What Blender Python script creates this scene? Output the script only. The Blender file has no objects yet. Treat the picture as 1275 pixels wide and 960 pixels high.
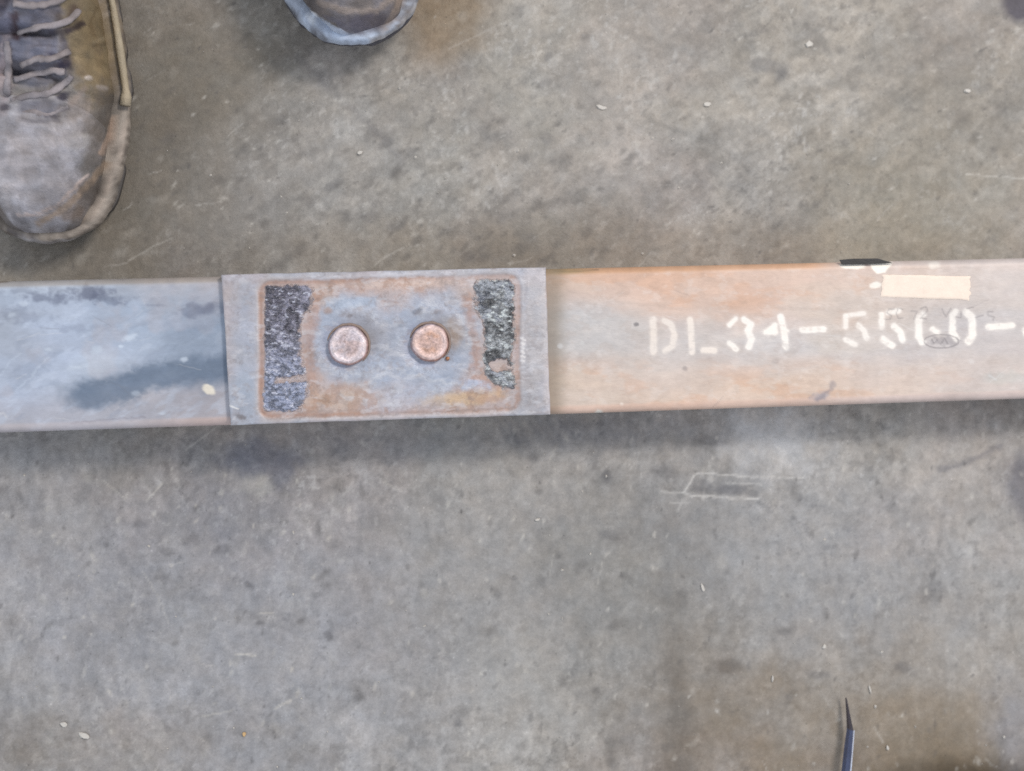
import bpy, math
import numpy as np
from mathutils import Vector

# ------------------------------------------------------------------ camera, world, lamps, exposure
SC = bpy.context.scene
COL = SC.collection
FPX = 1750.0                       # focal length in pixels of a 1275 px wide frame
TILT = 0.100                       # the phone leans a little to one side
AIM = np.array([0.0, 0.0, 0.05])
DIST = 0.955
D_ = np.array([math.sin(TILT), 0.0, -math.cos(TILT)])
R_ = np.array([math.cos(TILT), 0.0, math.sin(TILT)])
U_ = np.array([0.0, 1.0, 0.0])
CAM = AIM - D_ * DIST

cam = bpy.data.cameras.new('camera')
cam.sensor_width = 36.0
cam.lens = 36.0 * FPX / 1275.0
cam.clip_start = 0.02
cam.clip_end = 50.0
cam.dof.use_dof = True
cam.dof.focus_distance = DIST - 0.006
cam.dof.aperture_fstop = 3.4
camo = bpy.data.objects.new('camera', cam)
COL.objects.link(camo)
camo.location = CAM
camo.rotation_euler = (0.0, -TILT, 0.0)
SC.camera = camo

w = bpy.data.worlds.new('World')
SC.world = w
w.use_nodes = True
wb = w.node_tree.nodes['Background']
wb.inputs[0].default_value = (0.86, 0.91, 1.0, 1.0)
wb.inputs[1].default_value = 0.80


def area(name, direction, dist, size, power, color, size_y=None):
    l = bpy.data.lights.new(name, 'AREA')
    l.energy = power
    l.color = color
    l.shape = 'RECTANGLE'
    l.size = size
    l.size_y = size_y or size
    o = bpy.data.objects.new(name, l)
    COL.objects.link(o)
    d = Vector(direction).normalized()
    o.location = d * dist
    o.rotation_euler = d.to_track_quat('Z', 'Y').to_euler()
    return o


area('roller_door_light', (0.42, 0.47, 0.80), 3.0, 0.75, 53.0, (1.0, 0.925, 0.845), 0.52)
area('side_window_light', (-0.80, -0.42, 0.62), 3.0, 0.9, 10.0, (0.82, 0.91, 1.0))

SC.view_settings.view_transform = 'Standard'
SC.view_settings.look = 'None'
SC.view_settings.exposure = 0.16
SC.view_settings.gamma = 1.0
SC.view_settings.use_curve_mapping = False
SC.render.filter_size = 1.9
SC.cycles.use_denoising = False


# ------------------------------------------------------------------ measuring helpers
def at(u, v, z):
    """world point on the level z that the photograph's pixel (u, v) looks at"""
    d = D_ + R_ * ((u - 637.5) / FPX) + U_ * (-(v - 480.0) / FPX)
    t = (z - CAM[2]) / d[2]
    return CAM + d * t


def pix(X, Y, Z):
    dx, dy, dz = X - CAM[0], Y - CAM[1], Z - CAM[2]
    dep = dx * D_[0] + dz * D_[2]
    return 637.5 + FPX * (dx * R_[0] + dz * R_[2]) / dep, 480.0 - FPX * dy / dep


# ------------------------------------------------------------------ numpy noise and brushes
def _h(ix, iy, seed):
    n = (ix.astype(np.int64) * 374761393 + iy.astype(np.int64) * 668265263 + seed * 1442695041) & 0xFFFFFFFF
    n = ((n ^ (n >> 13)) * 1274126177) & 0xFFFFFFFF
    n = ((n ^ (n >> 16)) * 2246822519) & 0xFFFFFFFF
    return ((n ^ (n >> 15)) & 0xFFFFFF) / float(0xFFFFFF)


def vn(x, y, seed=0):
    fx, fy = np.floor(x), np.floor(y)
    tx, ty = x - fx, y - fy
    tx = tx * tx * (3 - 2 * tx)
    ty = ty * ty * (3 - 2 * ty)
    a, b = _h(fx, fy, seed), _h(fx + 1, fy, seed)
    c, d = _h(fx, fy + 1, seed), _h(fx + 1, fy + 1, seed)
    return (a + (b - a) * tx) * (1 - ty) + (c + (d - c) * tx) * ty


def fbm(x, y, scale, octv=4, seed=0, gain=0.5):
    """0..1, mean 0.5; scale = size of the largest lumps"""
    s = np.zeros_like(x, dtype=float)
    amp, tot = 1.0, 0.0
    ca, sa = 0.8, 0.6
    px, py = x / scale, y / scale
    for o in range(octv):
        s += amp * vn(px, py, seed + o * 17)
        tot += amp
        amp *= gain
        px, py = (px * ca - py * sa) * 2.03 + 3.1, (px * sa + py * ca) * 2.03 + 7.7
    return s / tot


def ss(a, b, x):
    t = np.clip((x - a) / (b - a), 0, 1)
    return t * t * (3 - 2 * t)


def lin(r, g, b):
    c = np.array([r, g, b], float) / 255.0
    return np.where(c <= 0.04045, c / 12.92, ((c + 0.055) / 1.055) ** 2.4)


E_IN = 1.24        # brightness a white sheet has here; turns a seen colour into the surface's own colour


def own(r, g, b, k=1.0):
    return np.clip(lin(r, g, b) / E_IN * k, 0.0, 0.85)


class Skin:
    """a surface's own colour (and roughness), kept per vertex"""

    def __init__(self, U, V, base, rough):
        self.U, self.V = U, V
        self.C = np.empty(U.shape + (4,))
        self.C[..., :3] = base
        self.C[..., 3] = rough
        self.sl = None

    def uv(self, sl):
        return (self.U, self.V) if sl is None else (self.U[sl], self.V[sl])

    def mix(self, m, col, rough=None, sl=None):
        C = self.C if sl is None else self.C[sl]
        m = np.clip(m, 0, 1)[..., None]
        C[..., :3] = C[..., :3] * (1 - m) + np.asarray(col) * m
        if rough is not None:
            C[..., 3] = C[..., 3] * (1 - m[..., 0]) + rough * m[..., 0]

    def mul(self, f, sl=None):
        C = self.C if sl is None else self.C[sl]
        f = np.asarray(f)
        C[..., :3] *= f[..., None] if f.ndim == 2 else f

    def blob(self, cu, cv, ru, rv, ang=0.0, soft=0.3, wob=0.35, seed=1, sl=None, wscale=None):
        U, V = self.uv(sl)
        c, s = math.cos(math.radians(ang)), math.sin(math.radians(ang))
        dx, dy = U - cu, -(V - cv)
        a, b = (dx * c + dy * s) / ru, (-dx * s + dy * c) / rv
        r = np.sqrt(a * a + b * b)
        if wob:
            r = r + wob * 2 * (fbm(U, V, wscale or max(min(ru, rv) * 0.9, 4), 4, seed) - 0.5)
        return 1 - ss(1 - soft, 1 + soft, r)

    def stroke(self, pts, hw, soft=1.0, seed=1, rag=0.0, sl=None, taper=False):
        U, V = self.uv(sl)
        if rag:
            U = U + (fbm(U, V, 5, 2, seed) - 0.5) * rag * 2
            V = V + (fbm(U, V, 5, 2, seed + 5) - 0.5) * rag * 2
        best = np.full(U.shape, 1e9)
        for (x0, y0), (x1, y1) in zip(pts[:-1], pts[1:]):
            ex, ey = x1 - x0, y1 - y0
            L = ex * ex + ey * ey + 1e-9
            t = np.clip(((U - x0) * ex + (V - y0) * ey) / L, 0, 1)
            best = np.minimum(best, np.hypot(U - x0 - t * ex, V - y0 - t * ey))
        return 1 - ss(hw - soft, hw + soft, best)

    def poly(self, pts, soft=1.2, seed=1, rag=0.0):
        """convex polygon, clockwise in the picture"""
        U, V = self.U, self.V
        if rag:
            U = U + (fbm(U, V, 7, 3, seed) - 0.5) * rag * 2
            V = V + (fbm(U, V, 7, 3, seed + 5) - 0.5) * rag * 2
        m = np.full(U.shape, 1e9)
        n = len(pts)
        for i in range(n):
            (x0, y0), (x1, y1) = pts[i], pts[(i + 1) % n]
            L = math.hypot(x1 - x0, y1 - y0)
            m = np.minimum(m, ((x1 - x0) * (V - y0) - (y1 - y0) * (U - x0)) / L)
        return ss(-soft, soft, m)


# ------------------------------------------------------------------ mesh helpers
def empty(name, loc, rz=0.0, **props):
    o = bpy.data.objects.new(name, None)
    o.empty_display_size = 0.02
    COL.objects.link(o)
    o.location = loc
    o.rotation_euler = (0, 0, rz)
    for k, v in props.items():
        o[k] = v
    return o


def link(name, me, mat, parent=None, **props):
    o = bpy.data.objects.new(name, me)
    COL.objects.link(o)
    if mat is not None:
        me.materials.append(mat)
    if parent is not None:
        o.parent = parent
    for k, v in props.items():
        o[k] = v
    return o


def grid_faces(nr, nc, wrap=False, flip=False):
    r = np.arange(nr - (0 if wrap else 1))[:, None]
    c = np.arange(nc - 1)[None, :]
    r2 = (r + 1) % nr
    f = np.stack([r * nc + c, r * nc + c + 1, r2 * nc + c + 1, r2 * nc + c], -1).reshape(-1, 4)
    return f[:, ::-1] if flip else f


def mesh_np(name, verts, faces, colors=None, smooth=True, sharp=None, extra=()):
    me = bpy.data.meshes.new(name)
    faces = np.asarray(faces)
    nv, nf = len(verts), len(faces)
    me.vertices.add(nv)
    me.vertices.foreach_set('co', np.asarray(verts, np.float32).ravel())
    k = faces.shape[1]
    me.loops.add(nf * k)
    me.loops.foreach_set('vertex_index', faces.astype(np.int32).ravel())
    me.polygons.add(nf)
    me.polygons.foreach_set('loop_start', np.arange(0, nf * k, k, dtype=np.int32))
    me.polygons.foreach_set('use_smooth', np.full(nf, smooth))
    me.update(calc_edges=True)
    me.validate()
    if colors is not None:
        ca = me.color_attributes.new('paint', 'FLOAT_COLOR', 'POINT')
        ca.data.foreach_set('color', np.asarray(colors, np.float32).reshape(-1))
    if sharp:
        me.set_sharp_from_angle(angle=math.radians(sharp))
    return me


def poly_mesh(name, verts, faces, smooth=False, color=None):
    me = bpy.data.meshes.new(name)
    me.from_pydata([tuple(v) for v in verts], [], faces)
    me.polygons.foreach_set('use_smooth', [smooth] * len(me.polygons))
    if color is not None:
        ca = me.color_attributes.new('paint', 'FLOAT_COLOR', 'POINT')
        ca.data.foreach_set('color', np.tile(np.array(list(color), np.float32), len(verts)))
    me.update()
    return me


def tube(pts, rad, n=10, caps=True, flat=1.0):
    """rings along a polyline; rad may be a list. flat squeezes it in z"""
    P = np.asarray(pts, float)
    m = len(P)
    rad = np.full(m, rad) if np.isscalar(rad) else np.asarray(rad)
    T = np.gradient(P, axis=0)
    T /= np.linalg.norm(T, axis=1)[:, None] + 1e-12
    up = np.array([0, 0, 1.0])
    V, F = [], []
    for i in range(m):
        s = np.cross(T[i], up)
        if np.linalg.norm(s) < 1e-4:
            s = np.array([1.0, 0, 0])
        s /= np.linalg.norm(s)
        b = np.cross(s, T[i])
        for j in range(n):
            a = 2 * math.pi * j / n
            V.append(P[i] + rad[i] * (s * math.cos(a) + b * math.sin(a) * flat))
    for i in range(m - 1):
        for j in range(n):
            k = (j + 1) % n
            F.append((i * n + j, i * n + k, (i + 1) * n + k, (i + 1) * n + j))
    if caps:
        F.append(tuple(range(n))[::-1])
        F.append(tuple((m - 1) * n + j for j in range(n)))
    return V, F


# ------------------------------------------------------------------ materials
def nd(nt, typ, **kw):
    n = nt.nodes.new(typ)
    for k, v in kw.items():
        setattr(n, k, v)
    return n


def painted(name, metallic=0.0, spec=0.4, amp=0.16, scale=260.0, fine=1400.0, bump=0.25, bump_d=0.0004,
            stretch=(1, 1, 1), speck=0.0, rough_var=0.12, color=None, rough=0.6, hue_amp=0.0):
    m = bpy.data.materials.new(name)
    m.use_nodes = True
    nt = m.node_tree
    L = nt.links.new
    b = nt.nodes['Principled BSDF']
    b.inputs['Metallic'].default_value = metallic
    b.inputs['Specular IOR Level'].default_value = spec
    if color is None:
        at_ = nd(nt, 'ShaderNodeAttribute', attribute_name='paint')
        csock, rsock = at_.outputs['Color'], at_.outputs['Alpha']
    else:
        rgb = nd(nt, 'ShaderNodeRGB')
        rgb.outputs[0].default_value = (*color, 1)
        val = nd(nt, 'ShaderNodeValue')
        val.outputs[0].default_value = rough
        csock, rsock = rgb.outputs[0], val.outputs[0]
    tc = nd(nt, 'ShaderNodeTexCoord')
    mp = nd(nt, 'ShaderNodeMapping')
    mp.inputs['Scale'].default_value = stretch
    L(tc.outputs['Object'], mp.inputs['Vector'])
    n1 = nd(nt, 'ShaderNodeTexNoise')
    n1.inputs['Scale'].default_value = scale
    n1.inputs['Detail'].default_value = 6
    n1.inputs['Roughness'].default_value = 0.62
    n2 = nd(nt, 'ShaderNodeTexNoise')
    n2.inputs['Scale'].default_value = fine
    n2.inputs['Detail'].default_value = 3
    L(mp.outputs[0], n1.inputs['Vector'])
    L(mp.outputs[0], n2.inputs['Vector'])
    a1 = nd(nt, 'ShaderNodeMapRange')
    a1.inputs['From Min'].default_value = 0.28
    a1.inputs['From Max'].default_value = 0.72
    a1.inputs['To Min'].default_value = 1 - amp
    a1.inputs['To Max'].default_value = 1 + amp
    L(n1.outputs['Fac'], a1.inputs['Value'])
    a2 = nd(nt, 'ShaderNodeMapRange')
    a2.inputs['From Min'].default_value = 0.25
    a2.inputs['From Max'].default_value = 0.75
    a2.inputs['To Min'].default_value = 1 - amp * 0.7
    a2.inputs['To Max'].default_value = 1 + amp * 0.7
    L(n2.outputs['Fac'], a2.inputs['Value'])
    mu = nd(nt, 'ShaderNodeMath', operation='MULTIPLY')
    L(a1.outputs[0], mu.inputs[0])
    L(a2.outputs[0], mu.inputs[1])
    last = mu.outputs[0]
    if speck:
        vo = nd(nt, 'ShaderNodeTexVoronoi')
        vo.inputs['Scale'].default_value = 190
        L(tc.outputs['Object'], vo.inputs['Vector'])
        thr = nd(nt, 'ShaderNodeMapRange')
        thr.inputs['From Min'].default_value = 0.06
        thr.inputs['From Max'].default_value = 0.16
        thr.inputs['To Min'].default_value = 1.0
        thr.inputs['To Max'].default_value = 0.0
        L(vo.outputs['Distance'], thr.inputs['Value'])
        sep = nd(nt, 'ShaderNodeSeparateColor')
        L(vo.outputs['Color'], sep.inputs[0])
        sgn = nd(nt, 'ShaderNodeMapRange')
        sgn.inputs['To Min'].default_value = -speck
        sgn.inputs['To Max'].default_value = speck
        L(sep.outputs[0], sgn.inputs['Value'])
        pm = nd(nt, 'ShaderNodeMath', operation='MULTIPLY_ADD')
        L(thr.outputs[0], pm.inputs[0])
        L(sgn.outputs[0], pm.inputs[1])
        pm.inputs[2].default_value = 1.0
        mm = nd(nt, 'ShaderNodeMath', operation='MULTIPLY')
        L(last, mm.inputs[0])
        L(pm.outputs[0], mm.inputs[1])
        last = mm.outputs[0]
    vm = nd(nt, 'ShaderNodeVectorMath', operation='SCALE')
    L(csock, vm.inputs[0])
    L(last, vm.inputs['Scale'])
    out = vm.outputs[0]
    if hue_amp:
        n3 = nd(nt, 'ShaderNodeTexNoise')
        n3.inputs['Scale'].default_value = scale * 0.35
        n3.inputs['Detail'].default_value = 4
        L(mp.outputs[0], n3.inputs['Vector'])
        wm = nd(nt, 'ShaderNodeMix', data_type='RGBA')
        wm.inputs[6].default_value = (1 + hue_amp, 1.0, 1 - hue_amp, 1)
        wm.inputs[7].default_value = (1 - hue_amp * 0.7, 1.0, 1 + hue_amp, 1)
        r3 = nd(nt, 'ShaderNodeMapRange')
        r3.inputs['From Min'].default_value = 0.35
        r3.inputs['From Max'].default_value = 0.65
        L(n3.outputs['Fac'], r3.inputs['Value'])
        L(r3.outputs[0], wm.inputs[0])
        v2 = nd(nt, 'ShaderNodeVectorMath', operation='MULTIPLY')
        L(out, v2.inputs[0])
        L(wm.outputs[2], v2.inputs[1])
        out = v2.outputs[0]
    L(out, b.inputs['Base Color'])
    ra = nd(nt, 'ShaderNodeMath', operation='MULTIPLY_ADD')
    L(n1.outputs['Fac'], ra.inputs[0])
    ra.inputs[1].default_value = rough_var * 2
    sb = nd(nt, 'ShaderNodeMath', operation='SUBTRACT', use_clamp=True)
    L(rsock, sb.inputs[0])
    sb.inputs[1].default_value = rough_var
    L(sb.outputs[0], ra.inputs[2])
    L(ra.outputs[0], b.inputs['Roughness'])
    ad = nd(nt, 'ShaderNodeMath', operation='ADD')
    L(n1.outputs['Fac'], ad.inputs[0])
    L(n2.outputs['Fac'], ad.inputs[1])
    bp = nd(nt, 'ShaderNodeBump')
    bp.inputs['Strength'].default_value = bump
    bp.inputs['Distance'].default_value = bump_d
    L(ad.outputs[0], bp.inputs['Height'])
    L(bp.outputs[0], b.inputs['Normal'])
    return m


M_FLOOR = painted('worn_concrete', spec=0.3, amp=0.14, scale=150, fine=900, bump=0.5, bump_d=0.0006, speck=0.35, hue_amp=0.02)
M_STEEL = painted('rusty_steel', metallic=0.12, spec=0.5, amp=0.045, scale=220, fine=1300, bump=0.25, bump_d=0.0003,
                  stretch=(0.28, 1, 1), hue_amp=0.012)
M_PLATE = painted('plate_steel', metallic=0.15, spec=0.5, amp=0.07, scale=300, fine=1500, bump=0.4, bump_d=0.0004,
                  stretch=(0.5, 1, 1), hue_amp=0.02)
M_BOLT = painted('bolt_steel', metallic=0.2, spec=0.5, amp=0.10, scale=700, fine=2200, bump=0.6, bump_d=0.0004, hue_amp=0.03)
M_SCALE = painted('scale_crust', metallic=0.15, spec=0.9, amp=0.30, scale=900, fine=2500, bump=0.8, bump_d=0.0006, rough_var=0.2)
M_LEATHER = painted('worn_leather', spec=0.35, amp=0.14, scale=140, fine=900, bump=0.6, bump_d=0.0008, hue_amp=0.03)
M_RUBBER = painted('dusty_rubber', spec=0.3, amp=0.12, scale=200, fine=900, bump=0.5, bump_d=0.0006)
M_CHIP = painted('chip_flake', spec=0.5, amp=0.1, scale=500, color=own(202, 197, 189), rough=0.6)
M_CHIPO = painted('chip_flake_ochre', spec=0.5, amp=0.1, scale=500, color=own(205, 170, 120), rough=0.6)
M_LABEL = painted('paper_label', spec=0.3, amp=0.055, scale=110, fine=700, bump=0.3, bump_d=0.0003,
                  color=np.minimum(own(244, 227, 211), 0.8), rough=0.7)

# ------------------------------------------------------------------ the floor
xs = np.concatenate([[-2.5, -2.0, -1.6], np.arange(-1.3, -0.46, .010), np.arange(-0.46, 0.50, 0.00125), np.arange(.50, 1.3, .010), [1.6, 2.0, 2.5]])
ys = np.concatenate([[-2.5, -2.0, -1.5], np.arange(-1.1, -0.36, .010), np.arange(-0.36, 0.36, 0.00125), np.arange(.36, 1.1, .010), [1.5, 2.0, 2.5]])
X, Y = np.meshgrid(xs, ys)
FU, FV = pix(X, Y, np.zeros_like(X))
f = Skin(FU, FV, own(155, 151, 143), 0.62)


def fsl(u, v, r):
    a, b = at(u - r, v + r, 0), at(u + r, v - r, 0)
    i0, i1 = np.searchsorted(xs, [a[0], b[0]])
    j0, j1 = np.searchsorted(ys, [a[1], b[1]])
    return (slice(max(j0 - 1, 0), j1 + 1), slice(max(i0 - 1, 0), i1 + 1))


def floor_paint():
    U, V = FU, FV
    wu = U + 60 * (fbm(U, V, 170, 3, 91) - 0.5)
    wv = V + 60 * (fbm(U, V, 170, 3, 92) - 0.5)
    big = fbm(wu, wv, 330, 4, 3)
    f.mix(ss(0.42, 0.62, big) * 0.55, own(158, 151, 142))                     # warm, dusty areas
    f.mix(ss(0.45, 0.66, fbm(wu, wv, 280, 4, 8)) * 0.35, own(147, 148, 149))  # cool trowelled areas
    f.mix(ss(330, 620, V) * 0.40, own(154, 152, 152))
    f.mix(ss(480, 700, V) * (1 - ss(350, 700, U)) * .35, own(147, 148, 156))
    f.mix(ss(.48, .66, fbm(wu, wv, 200, 4, 77)) * .30, own(160, 148, 143))
    mid = fbm(wu, wv, 70, 5, 21, 0.6)
    f.mul(1 + 0.40 * (mid - 0.5))
    f.mul(1 + 0.34 * (fbm(wu, wv, 200, 4, 23) - 0.5) * 1.7)
    # diagonal rubbed streaks of the upper half
    c, s = math.cos(math.radians(32)), math.sin(math.radians(32))
    a, b = (U * c - V * s), (U * s + V * c)
    st = fbm(a / 4.5, b, 13, 4, 33, 0.6)
    top = 1 - ss(180, 420, V)
    f.mul(1 + top * 0.62 * (st - 0.5))
    st2 = fbm(U, V / 3.0, 9, 4, 35, 0.6)
    f.mul(1 + (1 - top) * 0.42 * (st2 - 0.5))
    f.mul(1 + 0.34 * (fbm(U, V, 13, 4, 36, 0.75) - 0.5))
    f.mul(1 + 0.20 * (fbm(U, V, 32, 5, 38, 0.7) - 0.5))
    # dusty pale clouds and grimy dark ones
    f.mix(ss(0.56, 0.70, fbm(wu, wv, 95, 5, 41, 0.6)) * 0.20, own(186, 182, 176))
    f.mix(ss(0.56, 0.72, fbm(wu, wv, 60, 5, 55, 0.6)) * 0.26, own(122, 119, 113))
    f.mix(ss(0.60, 0.66, fbm(U, V, 26, 4, 61, 0.6)) * 0.26, own(110, 107, 103))
    f.mix(ss(0.60, 0.67, fbm(U, V, 20, 4, 66, 0.6)) * 0.16, own(190, 187, 182))
    # sharp small grain: rubbed aggregate, pits, light scuff clusters
    g1 = fbm(U, V, 5.5, 3, 101, .75)
    f.mul(1 + 0.34 * (g1 - 0.5))
    cl_ = ss(.50, .64, fbm(wu, wv, 70, 3, 103))
    f.mix(ss(.62, .72, fbm(U, V * .8, 6.0, 3, 105, .6)) * (.06 + .26 * cl_), own(206, 204, 200))
    cl2 = ss(.48, .62, fbm(wu, wv, 90, 3, 107))
    f.mix(ss(.63, .72, fbm(U, V, 7.5, 3, 109, .6)) * (.08 + .30 * cl2), own(96, 93, 92))
    f.mix(ss(.62, .70, fbm(U, V, 46, 5, 111, .55)) * .20, own(108, 104, 102))
    # named stains, broad tone patches and painted shade
    B = f.blob
    f.mix(B(556, 15, 60, 50, 60, 0.6, 0.4, 2) * 0.60, own(133, 108, 74))
    f.mix(B(120, 120, 190, 260, 0, 0.7, 0.3, 4) * 0.55, own(112, 103, 90))  # brown floor tone round the boots, standing person's shade painted in
    f.mix(B(560, 310, 220, 40, 0, 0.7, 0.4, 5) * 0.40, own(128, 117, 103))
    f.mix(B(860, 310, 320, 40, 0, 0.7, 0.4, 6) * 0.30, own(150, 137, 120))
    f.mix(B(640, 760, 330, 120, 10, 0.9, 0.5, 93) * 0.22, own(178, 174, 168))
    f.mix(B(640, 310, 110, 34, 20, 0.8, 0.7, 94, wscale=30) * 0.32, own(106, 100, 92))
    f.mix(B(590, 545, 300, 22, 2, 0.8, 0.8, 95, wscale=26) * 0.25, own(104, 106, 118))  # bluish dark band along the beam's near side
    f.mix(B(1180, 260, 160, 110, 0, 0.7, 0.4, 7) * 0.30, own(146, 138, 116))
    f.mix(B(1210, 100, 120, 130, 0, 0.7, 0.4, 7) * 0.35, own(124, 118, 110))
    f.mix(B(1120, 900, 210, 90, 8, 0.95, 0.8, 9, wscale=60) * 0.62, own(132, 114, 88))
    f.mix(B(870, 910, 90, 120, 0, 0.95, 0.8, 10, wscale=50) * 0.45, own(128, 114, 96))
    f.mix(B(845, 880, 14, 110, 3, 0.9, 0.9, 11, wscale=24) * 0.45, own(92, 86, 80))
    f.mix(B(1180, 960, 170, 40, 0, 0.8, 0.4, 92) * 0.45, own(104, 88, 64))
    f.mix(B(1215, 972, 110, 24, 0, 0.6, 0.3, 12) * 0.85, own(70, 58, 40))
    f.mix(B(1262, 905, 26, 60, 0, 0.9, 0.7, 12) * 0.45, own(150, 152, 160))
    f.mix(B(1272, 4, 22, 22, 30, 0.4, 0.3, 13) * 0.85, own(70, 66, 78))
    f.mix(B(1282, 606, 30, 46, 10, 0.35, 0.3, 14) * 0.80, own(92, 92, 102))
    f.mix(B(1180, 700, 130, 130, 0, 0.8, 0.4, 15) * 0.35, own(160, 157, 154))
    f.mix(B(905, 830, 22, 10, 0, 0.5, 0.4, 16) * 0.6, own(96, 88, 80))
    f.mix(B(962, 548, 60, 38, -18, 0.8, 0.7, 17, wscale=20) * 0.75, own(200, 200, 200))
    f.mix(B(930, 700, 60, 26, -60, 0.9, 0.7, 18, wscale=20) * 0.25, own(190, 188, 184))
    f.mix(B(640, 830, 50, 40, 0, 0.9, 0.7, 19, wscale=24) * 0.30, own(186, 184, 180))
    f.mix(B(1200, 560, 70, 30, 0, 0.9, 0.6, 19, wscale=24) * 0.30, own(176, 170, 164))
    f.mix(B(318, 604, 18, 14, 0, 0.5, 0.7, 18, wscale=9) * 0.60, own(182, 178, 168))
    f.mix(B(322, 578, 50, 26, -12, 0.5, 0.7, 19, wscale=22) * 0.55, own(88, 92, 108))
    f.mix(B(270, 615, 60, 60, 0, 0.7, 0.7, 20, wscale=30) * 0.35, own(112, 114, 122))
    f.mix(B(400, 760, 300, 150, 10, 0.8, 0.4, 22) * 0.35, own(146, 149, 157))
    f.mix(B(60, 720, 130, 120, 0, 0.8, 0.5, 23) * 0.35, own(150, 150, 155))
    f.mix(B(120, 930, 150, 40, 0, 0.8, 0.5, 24) * 0.35, own(134, 122, 106))
    f.mix(B(640, 680, 130, 190, 30, 0.9, 0.5, 25) * 0.30, own(124, 122, 116))
    f.mix(B(800, 720, 110, 100, 0, 0.9, 0.5, 26) * 0.35, own(120, 119, 115))
    f.mix(B(1000, 680, 140, 100, -30, 0.9, 0.5, 27) * 0.35, own(134, 138, 146))
    f.mix(B(955, 82, 26, 9, -8, 0.4, 0.3, 28) * 0.50, own(104, 103, 104))
    f.mix(B(972, 93, 9, 7, 50, 0.5, 0.3, 29) * 0.45, own(104, 103, 104))
    for (u, v, r1, r2, a, k) in [(683, 70, 7, 5, 45, .6), (679, 103, 9, 5, 30, .5), (681, 172, 7, 8, 60, .55), (652, 195, 6, 11, 0, .3),
                                 (945, 40, 20, 4, 15, .3), (755, 592, 6, 9, 0, .55), (828, 588, 16, 8, -10, .4), (765, 668, 16, 9, 0, .35),
                                 (493, 282, 12, 6, 25, .45), (461, 270, 12, 7, 20, .35), (585, 320, 12, 8, 0, .35), (625, 270, 12, 9, 20, .3),
                                 (415, 230, 10, 6, 35, .4), (480, 178, 12, 6, 20, .4), (510, 190, 8, 6, 30, .4), (385, 250, 9, 7, 0, .35),
                                 (600, 345, 20, 6, 0, .3), (350, 75, 14, 6, 30, .3), (205, 50, 14, 9, 20, .3), (1020, 840, 14, 5, -4, .4),
                                 (978, 786, 9, 5, 0, .4), (1160, 738, 16, 12, 10, .25), (570, 900, 5, 5, 0, .4), (365, 735, 9, 6, 0, .3),
                                 (410, 792, 6, 6, 0, .5), (395, 740, 8, 4, 0, .35), (310, 728, 6, 4, -30, .5), (324, 776, 5, 3, 0, .5),
                                 (235, 672, 12, 5, 25, .35), (208, 688, 9, 5, 0, .35), (278, 684, 12, 5, 12, .3), (176, 652, 12, 5, 0, .3),
                                 (1125, 832, 6, 10, 70, .4), (640, 720, 4, 3, 0, .4), (720, 528, 26, 8, 0, .35), (880, 550, 26, 6, 0, .35),
                                 (980, 460, 8, 4, 0, .3), (480, 165, 16, 7, 0, .25), (1195, 145, 14, 10, 0, .25), (1045, 200, 12, 6, 0, .25)]:
        R = max(r1, r2) * 2.2
        sl = fsl(u, v, R)
        f.mix(f.blob(u, v, r1, r2, a, 0.55, 0.45, int(u), sl) * k, own(84, 83, 86), sl=sl)
    f.mix(B(690, 130, 190, 110, 30, 0.9, 0.4, 61) * 0.35, own(172, 168, 161))
    f.mix(B(330, 205, 110, 70, 30, 0.9, 0.5, 62) * 0.30, own(158, 154, 150))
    f.mix(B(260, 60, 110, 80, 0, 0.9, 0.5, 63) * 0.45, own(112, 104, 90))  # further painted shade and brown beside the near boot
    f.mix(B(200, 200, 60, 160, -30, 0.9, 0.5, 64) * 0.40, own(112, 104, 92))
    rs = np.random.default_rng(15)
    for i in range(170):
        u, v = rs.normal(560, 130), rs.normal(250, 60)
        if i > 125:
            u, v = rs.uniform(160, 420), rs.uniform(30, 330)
        if i > 145:
            u, v = rs.uniform(0, 800), rs.uniform(550, 900)
        r1 = rs.uniform(4, 11)
        sl = fsl(u, v, r1 * 3)
        f.mix(f.blob(u, v, r1, r1 * rs.uniform(.35, .7), rs.normal(32, 16), .7, .6, i + 900, sl, wscale=6) * rs.uniform(.18, .44), own(92, 89, 87), sl=sl)
    S = f.stroke
    # fan of rubbed diagonal streaks coming down from between the boots
    for i in range(26):
        u, v = rs.uniform(150, 420), rs.uniform(40, 320)
        ln_, an = rs.uniform(20, 60), math.radians(rs.normal(50, 10))
        sl = fsl(u, v, ln_)
        du, dv = math.cos(an) * ln_ / 2, -math.sin(an) * ln_ / 2
        f.mix(f.stroke([(u - du, v - dv), (u + du, v + dv)], rs.uniform(1, 3), 3, i, 3, sl) * rs.uniform(.08, .2), own(96, 90, 82) if i % 3 else own(176, 170, 160), sl=sl)
    # scuffs: long curved dark rubs
    f.mix(S([(810, 150), (850, 165), (890, 178), (915, 195), (930, 212)], 3.0, 3, 3, 2) * 0.30, own(100, 98, 96))
    f.mix(S([(370, 70), (395, 95), (430, 130), (470, 165), (500, 200)], 4.0, 4, 4, 3) * 0.28, own(108, 106, 108))
    f.mix(S([(780, 40), (820, 55), (860, 66)], 4.0, 4, 4, 3) * 0.22, own(108, 106, 104))
    f.mix(S([(1035, 105), (1075, 108), (1145, 130)], 6.0, 6, 6, 5) * 0.25, own(108, 108, 106))
    f.mix(S([(1172, 585), (1205, 576), (1245, 556)], 3.5, 3.5, 6, 3) * 0.45, own(96, 96, 104))
    f.mix(S([(640, 545), (665, 590), (700, 640)], 9, 9, 9, 6) * 0.18, own(100, 100, 104))
    f.mix(S([(622, 780), (680, 755), (700, 700), (650, 640)], 6, 6, 12, 6) * 0.12, own(100, 100, 104))
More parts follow.
